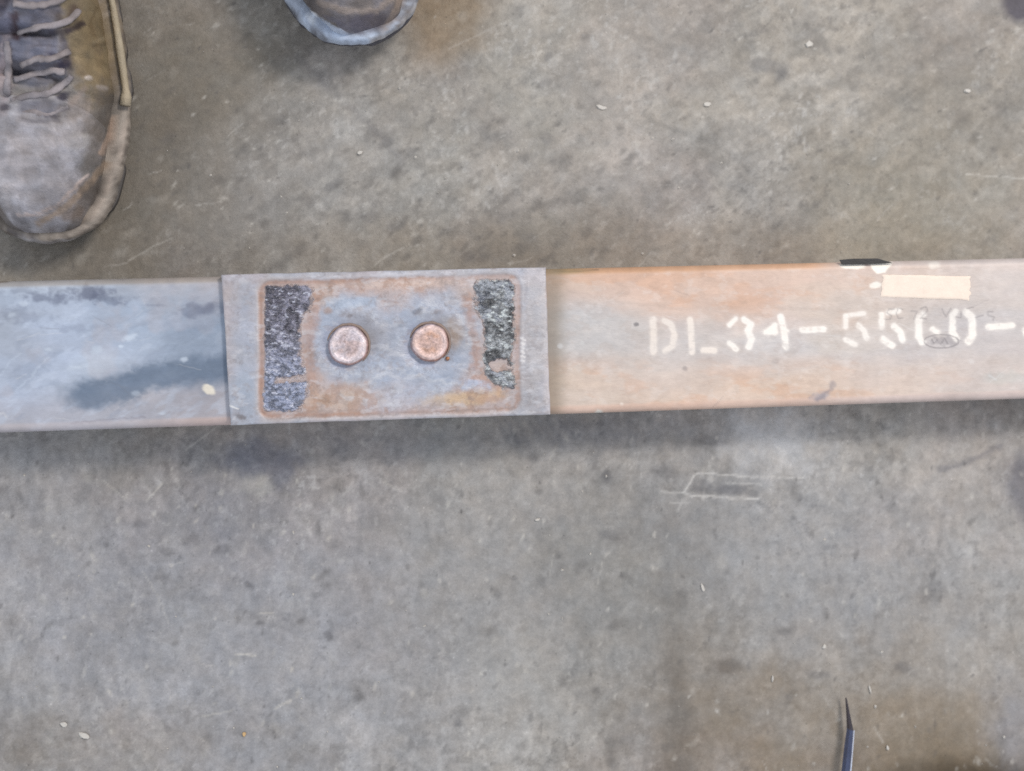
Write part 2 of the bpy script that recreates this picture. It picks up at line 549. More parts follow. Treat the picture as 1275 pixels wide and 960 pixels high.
    f.mix(S([(1236, 865), (1252, 900), (1248, 960)], 3, 3, 12, 3) * 0.25, own(100, 96, 96))
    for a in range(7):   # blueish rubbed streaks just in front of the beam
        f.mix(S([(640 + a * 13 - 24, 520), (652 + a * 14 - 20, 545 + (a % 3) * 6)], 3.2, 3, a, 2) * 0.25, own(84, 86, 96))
    # chalk rectangle and its double
    ch = own(196, 194, 190)
    f.mix(S([(866, 590), (884, 590), (940, 594), (955, 594), (1000, 595)], 0.9, 1.0, 3, 1.2) * 0.75, ch)
    f.mix(S([(866, 590), (851, 614)], 1.2, 1.1, 3, 1.2) * 0.8, ch)
    f.mix(S([(851, 614), (868, 618), (888, 618)], 1.1, 1.0, 3, 1.2) * 0.8, ch)
    f.mix(S([(888, 618), (911, 620), (943, 621)], 1.1, 1.0, 3, 1) * 0.6, ch)
    f.mix(S([(930, 621), (943, 621)], 1.4, 1.0, 3, 1) * 0.8, ch)
    f.mix(S([(904, 601), (922, 601), (948, 603)], 1.0, 1.0, 3, 1.2) * 0.5, ch)
    f.mix(S([(822, 612), (851, 614)], 0.9, 1.0, 3, 1.2) * 0.5, ch)
    f.mix(S([(834, 626), (858, 626)], 0.9, 1.0, 3, 1.2) * 0.4, ch)
    f.mix(S([(850, 622), (844, 636)], 1.3, 1.2, 3, 1.2) * 0.4, ch)
    f.mix(S([(884, 576), (887, 592), (880, 604)], 3.2, 2.6, 3, 3) * 0.4, ch)
    f.mix(S([(878, 604), (876, 622)], 1.6, 1.6, 3, 2) * 0.4, ch)
    f.mix(B(874, 605, 12, 9, 0, 0.4, 0.3, 5) * 0.6, own(100, 100, 104))
    f.mix(B(912, 610, 20, 6, 0, 0.4, 0.3, 6) * 0.6, own(100, 100, 104))
    f.mix(B(937, 614, 8, 4, 0, 0.4, 0.3, 7) * 0.4, own(100, 100, 104))
    # pale scratches
    for p, hw, k in [([(1203, 217), (1240, 220), (1276, 222)], 0.9, .6), ([(160, 325), (192, 306), (215, 296)], 0.9, .35),
                     ([(466, 330), (484, 318), (502, 308)], 0.9, .45), ([(183, 622), (202, 602)], 1.2, .45), ([(128, 598), (152, 618)], 0.9, .35),
                     ([(232, 560), (272, 530)], 1.1, .35), ([(178, 712), (196, 742), (210, 776)], 1.0, .3), ([(248, 893), (290, 885)], 1.0, .4),
                     ([(292, 814), (318, 816)], 1.3, .6), ([(343, 882), (362, 872)], 2.0, .45), ([(323, 764), (340, 764)], 1.1, .4),
                     ([(478, 600), (500, 612)], 0.9, .4), ([(690, 690), (684, 716)], 0.9, .3), ([(750, 700), (744, 730)], 0.9, .3),
                     ([(1046, 905), (1062, 900)], 0.8, .2), ([(560, 60), (640, 22)], 0.8, .25), ([(1088, 905), (1100, 925)], 1.0, .35)]:
        f.mix(S(p, hw, 0.9, 3, 1.0) * k, own(196, 192, 184))
    rng = np.random.default_rng(5)
    # many small specks, rubbed spots and scratches
    for i in range(2100):
        u, v = rng.uniform(-150, 1430), rng.uniform(-150, 1110)
        r = rng.choice([1.2, 1.7, 2.4, 3.4, 5.5], p=[.3, .3, .2, .13, .07])
        sl = fsl(u, v, r * 4 + 4)
        if sl[0].start >= sl[0].stop or sl[1].start >= sl[1].stop:
            continue
        dark = rng.random() < 0.5
        ang = 32 if v < 330 else rng.uniform(50, 120)
        m = f.blob(u, v, r * rng.uniform(1.0, 2.6), r, ang + rng.normal(0, 14), 0.8, 0.9, i, sl, wscale=max(r, 2.5))
        f.mix(m * (rng.uniform(0.18, 0.60) if r < 2 else rng.uniform(0.12, 0.45) if r < 3 or dark else rng.uniform(.08, .22)), own(84, 82, 82) if dark else own(200, 196, 188), sl=sl)
    for i in range(260):
        u, v = rng.uniform(-100, 1380), rng.uniform(-100, 1060)
        a = math.radians(rng.normal(-32, 18) if v < 330 else rng.uniform(0, 180))
        ln = rng.uniform(5, 34)
        sl = fsl(u, v, ln + 4)
        du, dv = math.cos(a) * ln / 2, math.sin(a) * ln / 2
        m = f.stroke([(u - du, v - dv), (u + du * .2, v + dv * .3 + 1), (u + du, v + dv)], 0.7, 0.8, i, 1.5, sl)
        f.mix(m * rng.uniform(0.1, 0.35), own(198, 194, 188) if rng.random() < .7 else own(90, 88, 88), sl=sl)


floor_paint()
Z = 0.0009 * (fbm(X, Y, 0.09, 3, 5) - 0.5) + 0.0004 * (fbm(X, Y, 0.008, 3, 6) - 0.5)
me = mesh_np('floor', np.stack([X, Y, Z - 0.0005], -1).reshape(-1, 3), grid_faces(len(ys), len(xs)), f.C.reshape(-1, 4))
link('floor', me, M_FLOOR, kind='structure', label='worn grey workshop concrete floor with stains and scratches')

# ------------------------------------------------------------------ the beam: a rectangular hollow section
H = 0.052
e = [at(0, 350, H - .004), at(1275, 321.5, H - .004), at(0, 539, H - .004), at(1275, 496, H - .004)]
ang_t = math.atan2(e[1][1] - e[0][1], e[1][0] - e[0][0])
ang_b = math.atan2(e[3][1] - e[2][1], e[3][0] - e[2][0])
BA = (ang_t + ang_b) / 2
ca, sa = math.cos(BA), math.sin(BA)
mid = (e[0] + e[1] + e[2] + e[3]) / 4


def tolocal(p):
    return np.array([(p[0] - mid[0]) * ca + (p[1] - mid[1]) * sa, -(p[0] - mid[0]) * sa + (p[1] - mid[1]) * ca])


wt = [tolocal(q)[1] for q in e]
BW = ((wt[0] + wt[1]) - (wt[2] + wt[3])) / 2
print('beam angles', math.degrees(ang_t), math.degrees(ang_b), 'width', BW, wt)
beam = empty('steel_beam', (mid[0], mid[1], 0), BA, category='steel beam', kind='thing',
             label='rusty rectangular steel tube with stencilled number and bolted cover plate lying across the concrete floor')


def world_pix(Lx, Wy, Zz):
    Xw = mid[0] + Lx * ca - Wy * sa
    Yw = mid[1] + Lx * sa + Wy * ca
    return pix(Xw, Yw, Zz)


RC = 0.0055
hwid = BW / 2
prof = []   # (w, z, nz) from the bottom of the far side over the top to the near side
for z in np.linspace(0.0055, H - RC, 6)[:-1]:
    prof.append((hwid, z))
for k in range(9):
    a = math.pi / 2 * k / 8
    prof.append((hwid - RC + RC * math.cos(a), H - RC + RC * math.sin(a)))
for q in np.linspace(hwid - RC, -hwid + RC, 170)[1:-1]:
    prof.append((q, H))
for k in range(9):
    a = math.pi / 2 * k / 8
    prof.append((-hwid + RC - RC * math.sin(a), H - RC + RC * math.cos(a)))
for z in np.linspace(H - RC, 0.0055, 6)[1:]:
    prof.append((-hwid, z))
for k in range(1, 5):
    a = math.pi / 2 * k / 4
    prof.append((-hwid + 0.0055 * (1 - math.cos(a)), 0.0055 * (1 - math.sin(a))))
for k in range(4, 0, -1):
    a = math.pi / 2 * k / 4
    prof.append((hwid - 0.0055 * (1 - math.cos(a)), 0.0055 * (1 - math.sin(a))))
prof = np.array(prof)
Ls = np.concatenate([np.linspace(-0.62, -0.44, 12)[:-1], np.arange(-0.44, 0.44, 0.0009), np.linspace(0.44, 0.62, 12)])
LX, WY = np.meshgrid(Ls, prof[:, 0])
ZZ = np.repeat(prof[:, 1][:, None], len(Ls), 1)
U, V = world_pix(LX, WY, ZZ)
bs = Skin(U, V, own(196, 190, 184), 0.5)

# --- where the plate sits, in the beam's own frame
PT = H + 0.0052
pc = [tolocal(at(u, v, PT)) for u, v in [(278, 341), (680, 333), (686, 515), (285, 530)]]
PL0, PL1 = (pc[0][0] + pc[3][0]) / 2, (pc[1][0] + pc[2][0]) / 2
PW1, PW0 = (pc[0][1] + pc[1][1]) / 2, (pc[2][1] + pc[3][1]) / 2
print('plate', PL0, PL1, PW0, PW1)

SAY = {   # stencilled strokes: (points, half width), measured in the photograph
    'D': [([(813, 398), (814, 438)], 4.0), ([(827, 399), (836, 404), (840, 417), (837, 431), (828, 437)], 3.6)],
    'L': [([(859.5, 398), (862, 438)], 3.7), ([(876, 436), (889, 436)], 3.8)],
    '3': [([(916, 397), (908, 405)], 3.0), ([(927, 398), (935, 404), (931, 412), (936, 422), (932, 432)], 4.2), ([(908, 427), (917, 435)], 3.2)],
    '4': [([(953, 413.5), (965, 413)], 3.2), ([(957, 411), (965, 405)], 3.2), ([(964.5, 405), (965.5, 414)], 3.4), ([(972, 394), (976, 410), (978.5, 432)], 3.9), ([(979, 411), (981, 412)], 1.8)],
    '-': [([(999, 411), (1026, 410)], 3.7)],
    '5': [([(1053, 394), (1053, 407)], 3.3), ([(1056, 393), (1076, 390)], 2.7), ([(1069, 405), (1076, 412), (1079, 421)], 3.4), ([(1053, 423), (1065, 429)], 3.3)],
    '5b': [([(1098, 392), (1098, 407)], 3.6), ([(1106, 389), (1119, 387)], 3.4), ([(1113, 406), (1121, 413), (1124, 423)], 4.0), ([(1099, 422), (1111, 430)], 4.0)],
    '6': [([(1144, 396), (1144, 419), (1148, 426)], 4.4), ([(1149, 391), (1150, 391)], 3.6), ([(1161.5, 410), (1168, 414)], 3.4)],
    '0': [([(1186, 393), (1186, 414), (1191, 422)], 4.0), ([(1190, 388), (1189, 390)], 3.4), ([(1203, 389), (1210, 395), (1211, 418), (1206, 425)], 4.6)],
    '-b': [([(1231, 407.5), (1260, 405.5)], 3.9)],
    'next': [([(1276, 411), (1279, 418)], 3.4)],
}


def beam_paint():
    U, V = bs.U, bs.V
    # how far across the top: 0 at the far edge, 1 at the near edge
    t = (hwid - LX * 0 - WY) / BW
    right = ss(560, 700, U)
    left = 1 - ss(300, 480, U)
    wv = 26 * (fbm(U / 3.0, V, 60, 4, 4) - 0.5)
    wob = wv / 180.0
    lng = fbm(U / 9.0, V, 14, 5, 12, 0.6)
    # ---- right: rust towards both edges, grey bloom in the middle, paling to the right end
    fade = 1 - ss(980, 1240, U)
    r_top = (1 - ss(0.16, 0.46, t + wob * 2.2 + .16 * (1 - ss(720, 860, U)))) * right
    r_bot = ss(0.60, 0.92, t + wob * 1.4 + 0.05) * right
    bs.mix(right, own(206, 196, 189), 0.5)
    bs.mix(right * (1 - ss(700, 900, U)) * 0.75, own(182, 182, 183))
    bs.mix(right * ss(.47, .62, fbm(U / 2, V, 70, 4, 16)) * np.clip(1.5 - np.abs(t - .5) * 3.2, 0, 1) * .75, own(194, 190, 189))
    bs.mix(r_top * (0.30 + 0.50 * fade), own(212, 180, 160), 0.6)
    bs.mix(r_bot * (0.42 + 0.36 * fade), own(213, 188, 168), 0.6)
    bs.mix(ss(0.50, 0.66, fbm(U / 2.2, V, 60, 5, 9)) * right * 0.35, own(206, 190, 172))
    bs.mix(ss(0.5, 0.7, fbm(U / 3, V, 40, 4, 14)) * right * (1 - fade) * 0.5, own(190, 184, 184))
    rn = fbm(U / 2.5, V, 34, 5, 17, .65)
    bs.mix(ss(.50, .62, rn) * (r_top + r_bot) * (.12 + .26 * fade), own(208, 162, 130), .65)
    bs.mix(ss(.58, .66, fbm(U / 1.5, V, 14, 4, 18, .65)) * right * .16, own(168, 146, 132), .65)
    bs.mix(ss(.60, .68, fbm(U / 1.3, V, 11, 4, 19, .65)) * right * .18, own(226, 218, 212), .5)
    # tide line of the grey bloom
    for pts, k in [([(706, 362), (735, 368), (775, 377), (800, 379), (850, 384), (920, 383), (1000, 384), (1060, 388)], .30),
                   ([(700, 480), (740, 473), (790, 466), (815, 452), (840, 450)], .18),
                   ([(1220, 384), (1232, 376), (1275, 373)], .35), ([(1232, 392), (1262, 404), (1285, 408)], .30)]:
        bs.mix(bs.stroke(pts, 1.2, 3.0, 4, 2) * k * .55, own(150, 138, 130))
    bs.mix(right * ss(1000, 1250, U) * .30, own(196, 190, 190))
    bs.mix(right * ss(.45, .60, fbm(U / 2, V, 90, 4, 116)) * .25, own(196, 188, 184))
    # corner strips
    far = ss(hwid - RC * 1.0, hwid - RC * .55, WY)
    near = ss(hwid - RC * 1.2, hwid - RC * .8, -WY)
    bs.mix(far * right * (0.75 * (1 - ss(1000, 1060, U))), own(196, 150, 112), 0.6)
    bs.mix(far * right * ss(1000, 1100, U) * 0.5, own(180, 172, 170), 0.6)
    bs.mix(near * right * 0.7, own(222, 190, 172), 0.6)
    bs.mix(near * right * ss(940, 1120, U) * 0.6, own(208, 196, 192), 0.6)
    bs.mix(bs.stroke([(690, 338), (720, 337.5), (745, 336)], 0.6, 0.8, 3) * .6, own(60, 50, 40))
    bs.mix(far * (1 - ss(695, 760, U)) * right * 0.6, own(150, 136, 96), 0.6)
    # plate's shadow strip painted on its left, dark brown band on its right
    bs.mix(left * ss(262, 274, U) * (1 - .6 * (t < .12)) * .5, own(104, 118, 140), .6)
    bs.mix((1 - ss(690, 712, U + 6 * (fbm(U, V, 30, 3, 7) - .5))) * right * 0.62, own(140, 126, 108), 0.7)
    # specks and drips
    for u, v, r, k, c in [(792, 404, 2.6, .7, (96, 92, 96)), (853, 459, 2.6, .5, (130, 122, 122)), (966, 449, 4, .25, (130, 122, 122)),
                          (698, 431, 3, .6, (206, 206, 206)), (1210, 450, 3, .5, (220, 214, 210)), (745, 514, 4, .9, (232, 226, 215)),
                          (774, 503, 2, .8, (236, 222, 210)), (725, 427, 2.4, .4, (210, 210, 208)), (755, 460, 7, .25, (214, 206, 202))]:
        bs.mix(bs.blob(u, v, r * 1.2, r, 0, 0.4, 0.4, int(u)) * k, own(*c))
    bs.mix(bs.blob(1022, 493, 12, 5, 15, .5, .6, 3) * .6, own(150, 148, 158))
    bs.mix(bs.stroke([(1018, 498), (1030, 488), (1038, 478)], 2.6, 2.5, 3, 3) * .45, own(120, 118, 130))
    bs.mix(bs.stroke([(1232, 468), (1240, 473)], 1.3, 1.2, 3, 1) * .6, own(225, 222, 220))
    bs.mix(bs.blob(1255, 470, 26, 8, 0, .6, .5, 8) * .35, own(182, 188, 184))
    bs.mix(bs.blob(1250, 352, 40, 20, 0, .8, .5, 8) * .3, own(212, 208, 206))
    # white paint drips and black wedge at the far edge
    wp = own(244, 240, 230)
    bs.mix(bs.blob(1062, 331, 15, 4.2, 0, .25, .2, 5) * .95, wp, .6)
    bs.mix(bs.poly([(1080, 327), (1112, 326), (1102, 340), (1092, 341)], 1.2, 4, 1.2) * .95, wp, .6)
    bs.mix(bs.blob(1090, 355, 8, 4, 8, .3, .25, 6) * .75, wp, .6)
    bs.mix(bs.blob(1163, 330, 7, 5, 0, .4, .3, 7) * .4, wp, .6)
    bs.mix(bs.poly([(1044, 320), (1094, 318), (1110, 327.2), (1048, 329.0)], .8, 4, .6) * .95, own(44, 42, 42), .6)
    bs.mix(bs.blob(1076, 325, 7, 1.6, 0, .5, .2, 7) * .5, own(110, 110, 112), .6)
    # ---- left: scaled steel, bluish sky reflection and cloudy highlights painted into its colour
    bs.mix(left, own(166, 173, 184), 0.42)
    cl = fbm(U / 2.0, V, 70, 5, 71, 0.55)
    bs.mix(left * ss(0.35, 0.62, cl) * 0.65, own(176, 188, 206), 0.38)
    bs.mix(left * ss(0.50, 0.68, fbm(U / 2.0, V, 42, 5, 72, 0.55)) * 0.45, own(150, 157, 168), 0.45)
    bs.mix(left * (1 - ss(0.02, 0.34, t + wob)) * ss(120, 220, U) * 0.7, own(190, 184, 186), 0.5)
    bs.mix(left * ss(0.66, 0.86, t + wob - (U / 290.0) * 0.0 + 0.0) * 0.62, own(170, 166, 172), 0.5)
    bs.mix(left * ss(150, 270, U) * ss(0.60, 0.8, t + wob) * 0.55, own(172, 162, 162), 0.5)
    bs.mix(left * bs.blob(50, 440, 120, 60, 10, .9, .5, 33) * 0.45, own(184, 194, 214), .38)
    bs.mix(left * bs.blob(215, 400, 90, 34, 0, .7, .5, 34) * 0.40, own(146, 162, 182), .4)
    a_, b_ = U * .86 - V * .5, U * .5 + V * .86
    bs.mix(left * ss(.54, .70, fbm(a_ / 3, b_, 16, 5, 73, .6)) * .38, own(196, 206, 222), .4)
    bs.mix(left * ss(.56, .70, fbm(a_ / 2.4, b_, 20, 5, 74, .6)) * .34, own(138, 148, 166), .45)
    bs.mix(left * ss(.58, .72, fbm(U, V, 44, 4, 75, .5)) * .34, own(184, 178, 182), .5)
    # dark stain
    dk = own(102, 117, 137)
    m = np.maximum(bs.stroke([(108, 488), (150, 486), (185, 468), (285, 458)], 16, 8, 31, 5), bs.blob(122, 488, 38, 18, 6, .5, .7, 31, wscale=22), bs.blob(190, 466, 50, 18, 10, .5, .7, 32, wscale=22))
    m = np.maximum(m, bs.blob(256, 460, 46, 20, 8, .5, .7, 35, wscale=22))
    bs.mix(left * m * (.70 + .3 * fbm(U / 2, V, 18, 4, 76)), dk, .42)
    bs.mix(left * bs.blob(250, 435, 46, 60, 0, .8, .4, 36) * .42, dk, .42)
    for (u, v, r1, r2, k, a) in [(112, 366, 32, 8, .75, -6), (55, 371, 30, 5, .6, -4), (140, 372, 20, 5, .5, -10), (20, 362, 20, 4, .4, 0), (245, 386, 30, 6, .5, 4), (262, 382, 16, 6, .3, 10), (90, 408, 34, 5, .22, 0),
                                 (20, 390, 30, 10, .3, 0), (190, 380, 12, 2, .3, 0)]:
        bs.mix(left * bs.blob(u, v, r1, r2, a, .6, 1.3, int(u), wscale=9) * k, own(92, 98, 120), .45)
    for (u, v, r1, r2, k, a) in [(163, 420, 8, 4, .7, 20), (150, 431, 3, 2, .7, 0), (229, 447, 4, 3, .65, 0), (120, 436, 6, 5, .55, 0), (98, 457, 10, 3, .5, 10),
                                 (60, 435, 4, 2, .5, 0), (203, 515, 4, 2, .5, 0), (16, 392, 5, 3, .5, 0), (30, 378, 6, 3, .5, 0), (168, 490, 5, 3, .35, 0),
                                 (120, 450, 26, 14, .35, 20), (40, 355, 70, 8, .3, 0)]:
        bs.mix(left * bs.blob(u, v, r1, r2, a, .6, .6, int(u) + 3) * k, own(204, 214, 226), .45)
    bs.mix(bs.blob(260, 485, 8.5, 5.5, -32, .25, .25, 8) * .95, own(228, 220, 204), .6)
    bs.mix(bs.stroke([(20, 488), (36, 470), (60, 445)], .8, 1.1, 3, 3) * left * .4, own(205, 215, 228))
    bs.mix(bs.stroke([(0, 466), (24, 440)], .8, 1.1, 3, 3) * left * .35, own(205, 215, 228))
    bs.mix(bs.stroke([(-5, 517), (4, 514), (8, 519)], 1.2, 1.4, 3, 1) * left * .5, own(205, 205, 208))
    bs.mix(bs.stroke([(-5, 351.6), (10, 350.5)], 1.0, 1.0, 3, .5) * .85, own(40, 42, 56))
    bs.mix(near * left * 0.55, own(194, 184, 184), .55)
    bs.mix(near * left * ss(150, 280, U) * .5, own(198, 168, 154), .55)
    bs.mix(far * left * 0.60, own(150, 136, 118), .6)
    bs.mix(bs.stroke([(88, 527), (150, 521), (180, 519)], 1.0, 1.2, 3, 2) * left * .35, own(128, 118, 126))
    # lengthwise mill marks everywhere
    bs.mul(1 + 0.10 * (lng - 0.5))
    bs.mul(1 + 0.22 * (fbm(U, V, 46, 5, 13, .65) - 0.5))
    bs.mul(1 + 0.16 * (fbm(U / 1.5, V, 6, 3, 15, .7) - 0.5))
    rs = np.random.default_rng(8)
    for i in range(34):
        u0, v0 = rs.uniform(0, 275) if i % 2 else rs.uniform(690, 1270), rs.uniform(350, 520)
        an, ln_ = rs.normal(-.2, .5), rs.uniform(6, 40)
        bs.mix(bs.stroke([(u0, v0), (u0 + ln_ * math.cos(an), v0 + ln_ * math.sin(an))], .35, .7, i, 1.0) * rs.uniform(.15, .4), own(228, 226, 224) if i % 3 else own(120, 114, 116), .4)
    # ---- stencil lettering, sprayed: soft, slightly starved edges
    wear = 1 - 0.45 * ss(0.60, 0.72, fbm(U, V, 5, 3, 88))
    for key, strokes in SAY.items():
        tone = own(236, 226, 216) if key in 'DL' else own(246, 240, 232)
        k = 0.74 if key in ('D', '5') else 0.92
        for pts, hw_ in strokes:
            bs.mix(bs.stroke(pts, hw_ + 1.4, 2.4, 5, 0.6) * 0.22, tone, .6)
            bs.mix(bs.stroke(pts, hw_ - 0.1, 1.25, 7, 0.9) * k * wear, tone, .6)
    # rolled / stamped small marks and the oval
    ink = own(120, 114, 116)
    for pts in [[(1113, 385), (1107, 384), (1104, 389), (1110, 393), (1108, 398), (1103, 398)], [(1124, 385), (1118, 384), (1116, 391), (1119, 397), (1124, 396)],
                [(1134, 387), (1142, 387), (1138, 397)], [(1147, 384), (1153, 382), (1155, 387), (1149, 393), (1146, 396), (1154, 397)],
                [(1173, 385), (1178, 394), (1184, 384)], [(1190, 395), (1196, 396), (1197, 389)], [(1204, 384), (1212, 383)], [(1215, 395), (1224, 393)],
                [(1236, 388), (1230, 388), (1230, 393), (1238, 395), (1236, 399)]]:
        bs.mix(bs.stroke(pts, .75, 1.0, 3, .8) * .50, ink, .6)
    for y_, k in [(379, .10), (391, .10)]:
        bs.mix(bs.blob(1170, y_ + 4, 66, 9, 1, .7, .6, 3) * k, own(140, 136, 138))
    ov = [(1172 + 21.5 * math.cos(a), 425 + 8.4 * math.sin(a)) for a in np.linspace(0, 2 * math.pi, 25)]
    bs.mix(bs.stroke(ov, .65, .8, 3, .3) * .62, own(104, 98, 102), .6)
    bs.mix(bs.blob(1176, 425, 15, 5.5, 0, .4, .9, 5, wscale=4) * .45, own(126, 120, 124), .6)
    bs.mix(bs.stroke([(1160, 422), (1163, 428), (1167, 423)], .7, .8) * .5, own(96, 90, 94))
    bs.mix(bs.stroke([(1172, 428), (1176, 421), (1180, 428)], .7, .8) * .5, own(96, 90, 94))


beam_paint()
relief = 0.00025 * (fbm(LX / 3, WY, 0.010, 4, 3) - 0.5) * (ZZ > H - 1e-6)
relief += 0.0006 * (fbm(LX, LX * 0 + 1, 0.25, 2, 9) - 0.5)
vb = np.stack([LX, WY, ZZ + relief], -1).reshape(-1, 3)
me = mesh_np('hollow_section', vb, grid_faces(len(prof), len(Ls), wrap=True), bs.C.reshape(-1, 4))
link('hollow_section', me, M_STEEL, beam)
# tube ends: an inner wall so the section reads hollow
inner = prof * np.array([0.9, 1]) * np.array([1, 0.84]) + np.array([0, 0.0042])
n = len(prof)
for side in (-0.62, 0.62):
    V_, F_ = [], []
    for (a, z) in prof:
        V_.append((side, a, z))
    for (a, z) in inner:
        V_.append((side, a, z))
    for (a, z) in inner:
        V_.append((side - math.copysign(0.12, side), a, z))
    for i in range(n):
        k = (i + 1) % n
        F_.append((i, k, n + k, n + i))
        F_.append((n + i, n + k, 2 * n + k, 2 * n + i))
    F_.append(tuple(range(2 * n, 3 * n)))
    link('cut_end', poly_mesh('cut_end', V_, F_, color=(*own(170, 150, 130), 0.6)), M_STEEL, beam)

# pale rectangular sticker
cs = [tolocal(at(u, v, H)) for u, v in [(1099, 341.5), (1208, 344.5), (1208, 374), (1096, 370)]]
NX, NY = 60, 20
gx, gy = np.meshgrid(np.linspace(0, 1, NX), np.linspace(0, 1, NY))
sx = (1 - gy) * ((1 - gx) * cs[3][0] + gx * cs[2][0]) + gy * ((1 - gx) * cs[0][0] + gx * cs[1][0])
sy = (1 - gy) * ((1 - gx) * cs[3][1] + gx * cs[2][1]) + gy * ((1 - gx) * cs[0][1] + gx * cs[1][1])
sx = sx + (gx < .02) * (fbm(gy * 6, gy * 0, 1, 3, 4) - .5) * .0034 + (gx > .98) * (fbm(gy * 7, gy * 0, 1, 3, 5) - .5) * .0030
sy = sy + (gy < .05) * (fbm(gx * 9, gx * 0, 1, 3, 6) - .5) * .0014 + (gy > .96) * (fbm(gx * 9, gx * 0, 1, 3, 7) - .5) * .0010
edge = (gx < .01) | (gx > .99) | (gy < .01) | (gy > .99)
sz = H + 0.00042 + 0.00045 * fbm(sx, sy, 0.006, 3, 4) - edge * 0.0006
me = mesh_np('paper_label', np.stack([sx, sy, sz], -1).reshape(-1, 3), grid_faces(NY, NX))
link('paper_label', me, M_LABEL, beam, label='pale peach rectangular label')

# black scrap of tape caught on the far edge
tp = [tolocal(at(u, v, H + .0006)) for u, v in [(1045, 323.6), (1062, 322.2), (1092, 321.8), (1101, 324.5), (1111, 327.6), (1080, 328.8), (1049, 329.6)]]
V_ = [(a[0], a[1], H + .0003) for a in tp] + [(a[0], a[1], H + .0011 + .0003 * (i % 2)) for i, a in enumerate(tp)]
F_ = [tuple(range(7))[::-1][::-1], tuple(range(7, 14))[::-1]] + [(i, i + 7, (i + 1) % 7 + 7, (i + 1) % 7) for i in range(7)]
link('tape_scrap', poly_mesh('tape_scrap', V_, F_, color=(*own(58, 56, 55), .6)), M_LEATHER, beam, label='black scrap of tape on the far edge')

# ------------------------------------------------------------------ cover plate
px_, py_ = np.arange(PL0, PL1, 0.0005), np.arange(PW0, PW1, 0.0005)
PX, PY = np.meshgrid(px_, py_)
# slightly uneven sawn edges
ex = (PX - PL0) / (PL1 - PL0)
ey = (PY - PW0) / (PW1 - PW0)
PXw = PX + (1 - ex) ** 40 * 0.0006 * (fbm(PY, PY * 0, .012, 3, 8) - .5) + ex ** 40 * 0.0007 * (fbm(PY, PY * 0, .010, 3, 9) - .5) \
    - (1 - ex) * 0.0028 * (0.5 - ey) * -1.0
PYw = PY + (1 - ey) ** 40 * 0.0008 * (fbm(PX, PX * 0, .02, 3, 10) - .5) + ey ** 40 * 0.0008 * (fbm(PX, PX * 0, .02, 3, 11) - .5)
PU, PV = world_pix(PXw, PYw, np.full_like(PX, PT))
ps = Skin(PU, PV, own(178, 172, 177), 0.48)


def rrect(U, V, u0, v0, u1, v1, r):
    """signed distance to a rounded rectangle that follows the beam's slope (picture px)"""
    Vc = V + (U - 480) * 0.0285
    cx, cy = (u0 + u1) / 2, (v0 + v1) / 2
    qx, qy = np.abs(U - cx) - (u1 - u0) / 2 + r, np.abs(Vc - cy) - (v1 - v0) / 2 + r
    return np.hypot(np.maximum(qx, 0), np.maximum(qy, 0)) + np.minimum(np.maximum(qx, qy), 0) - r


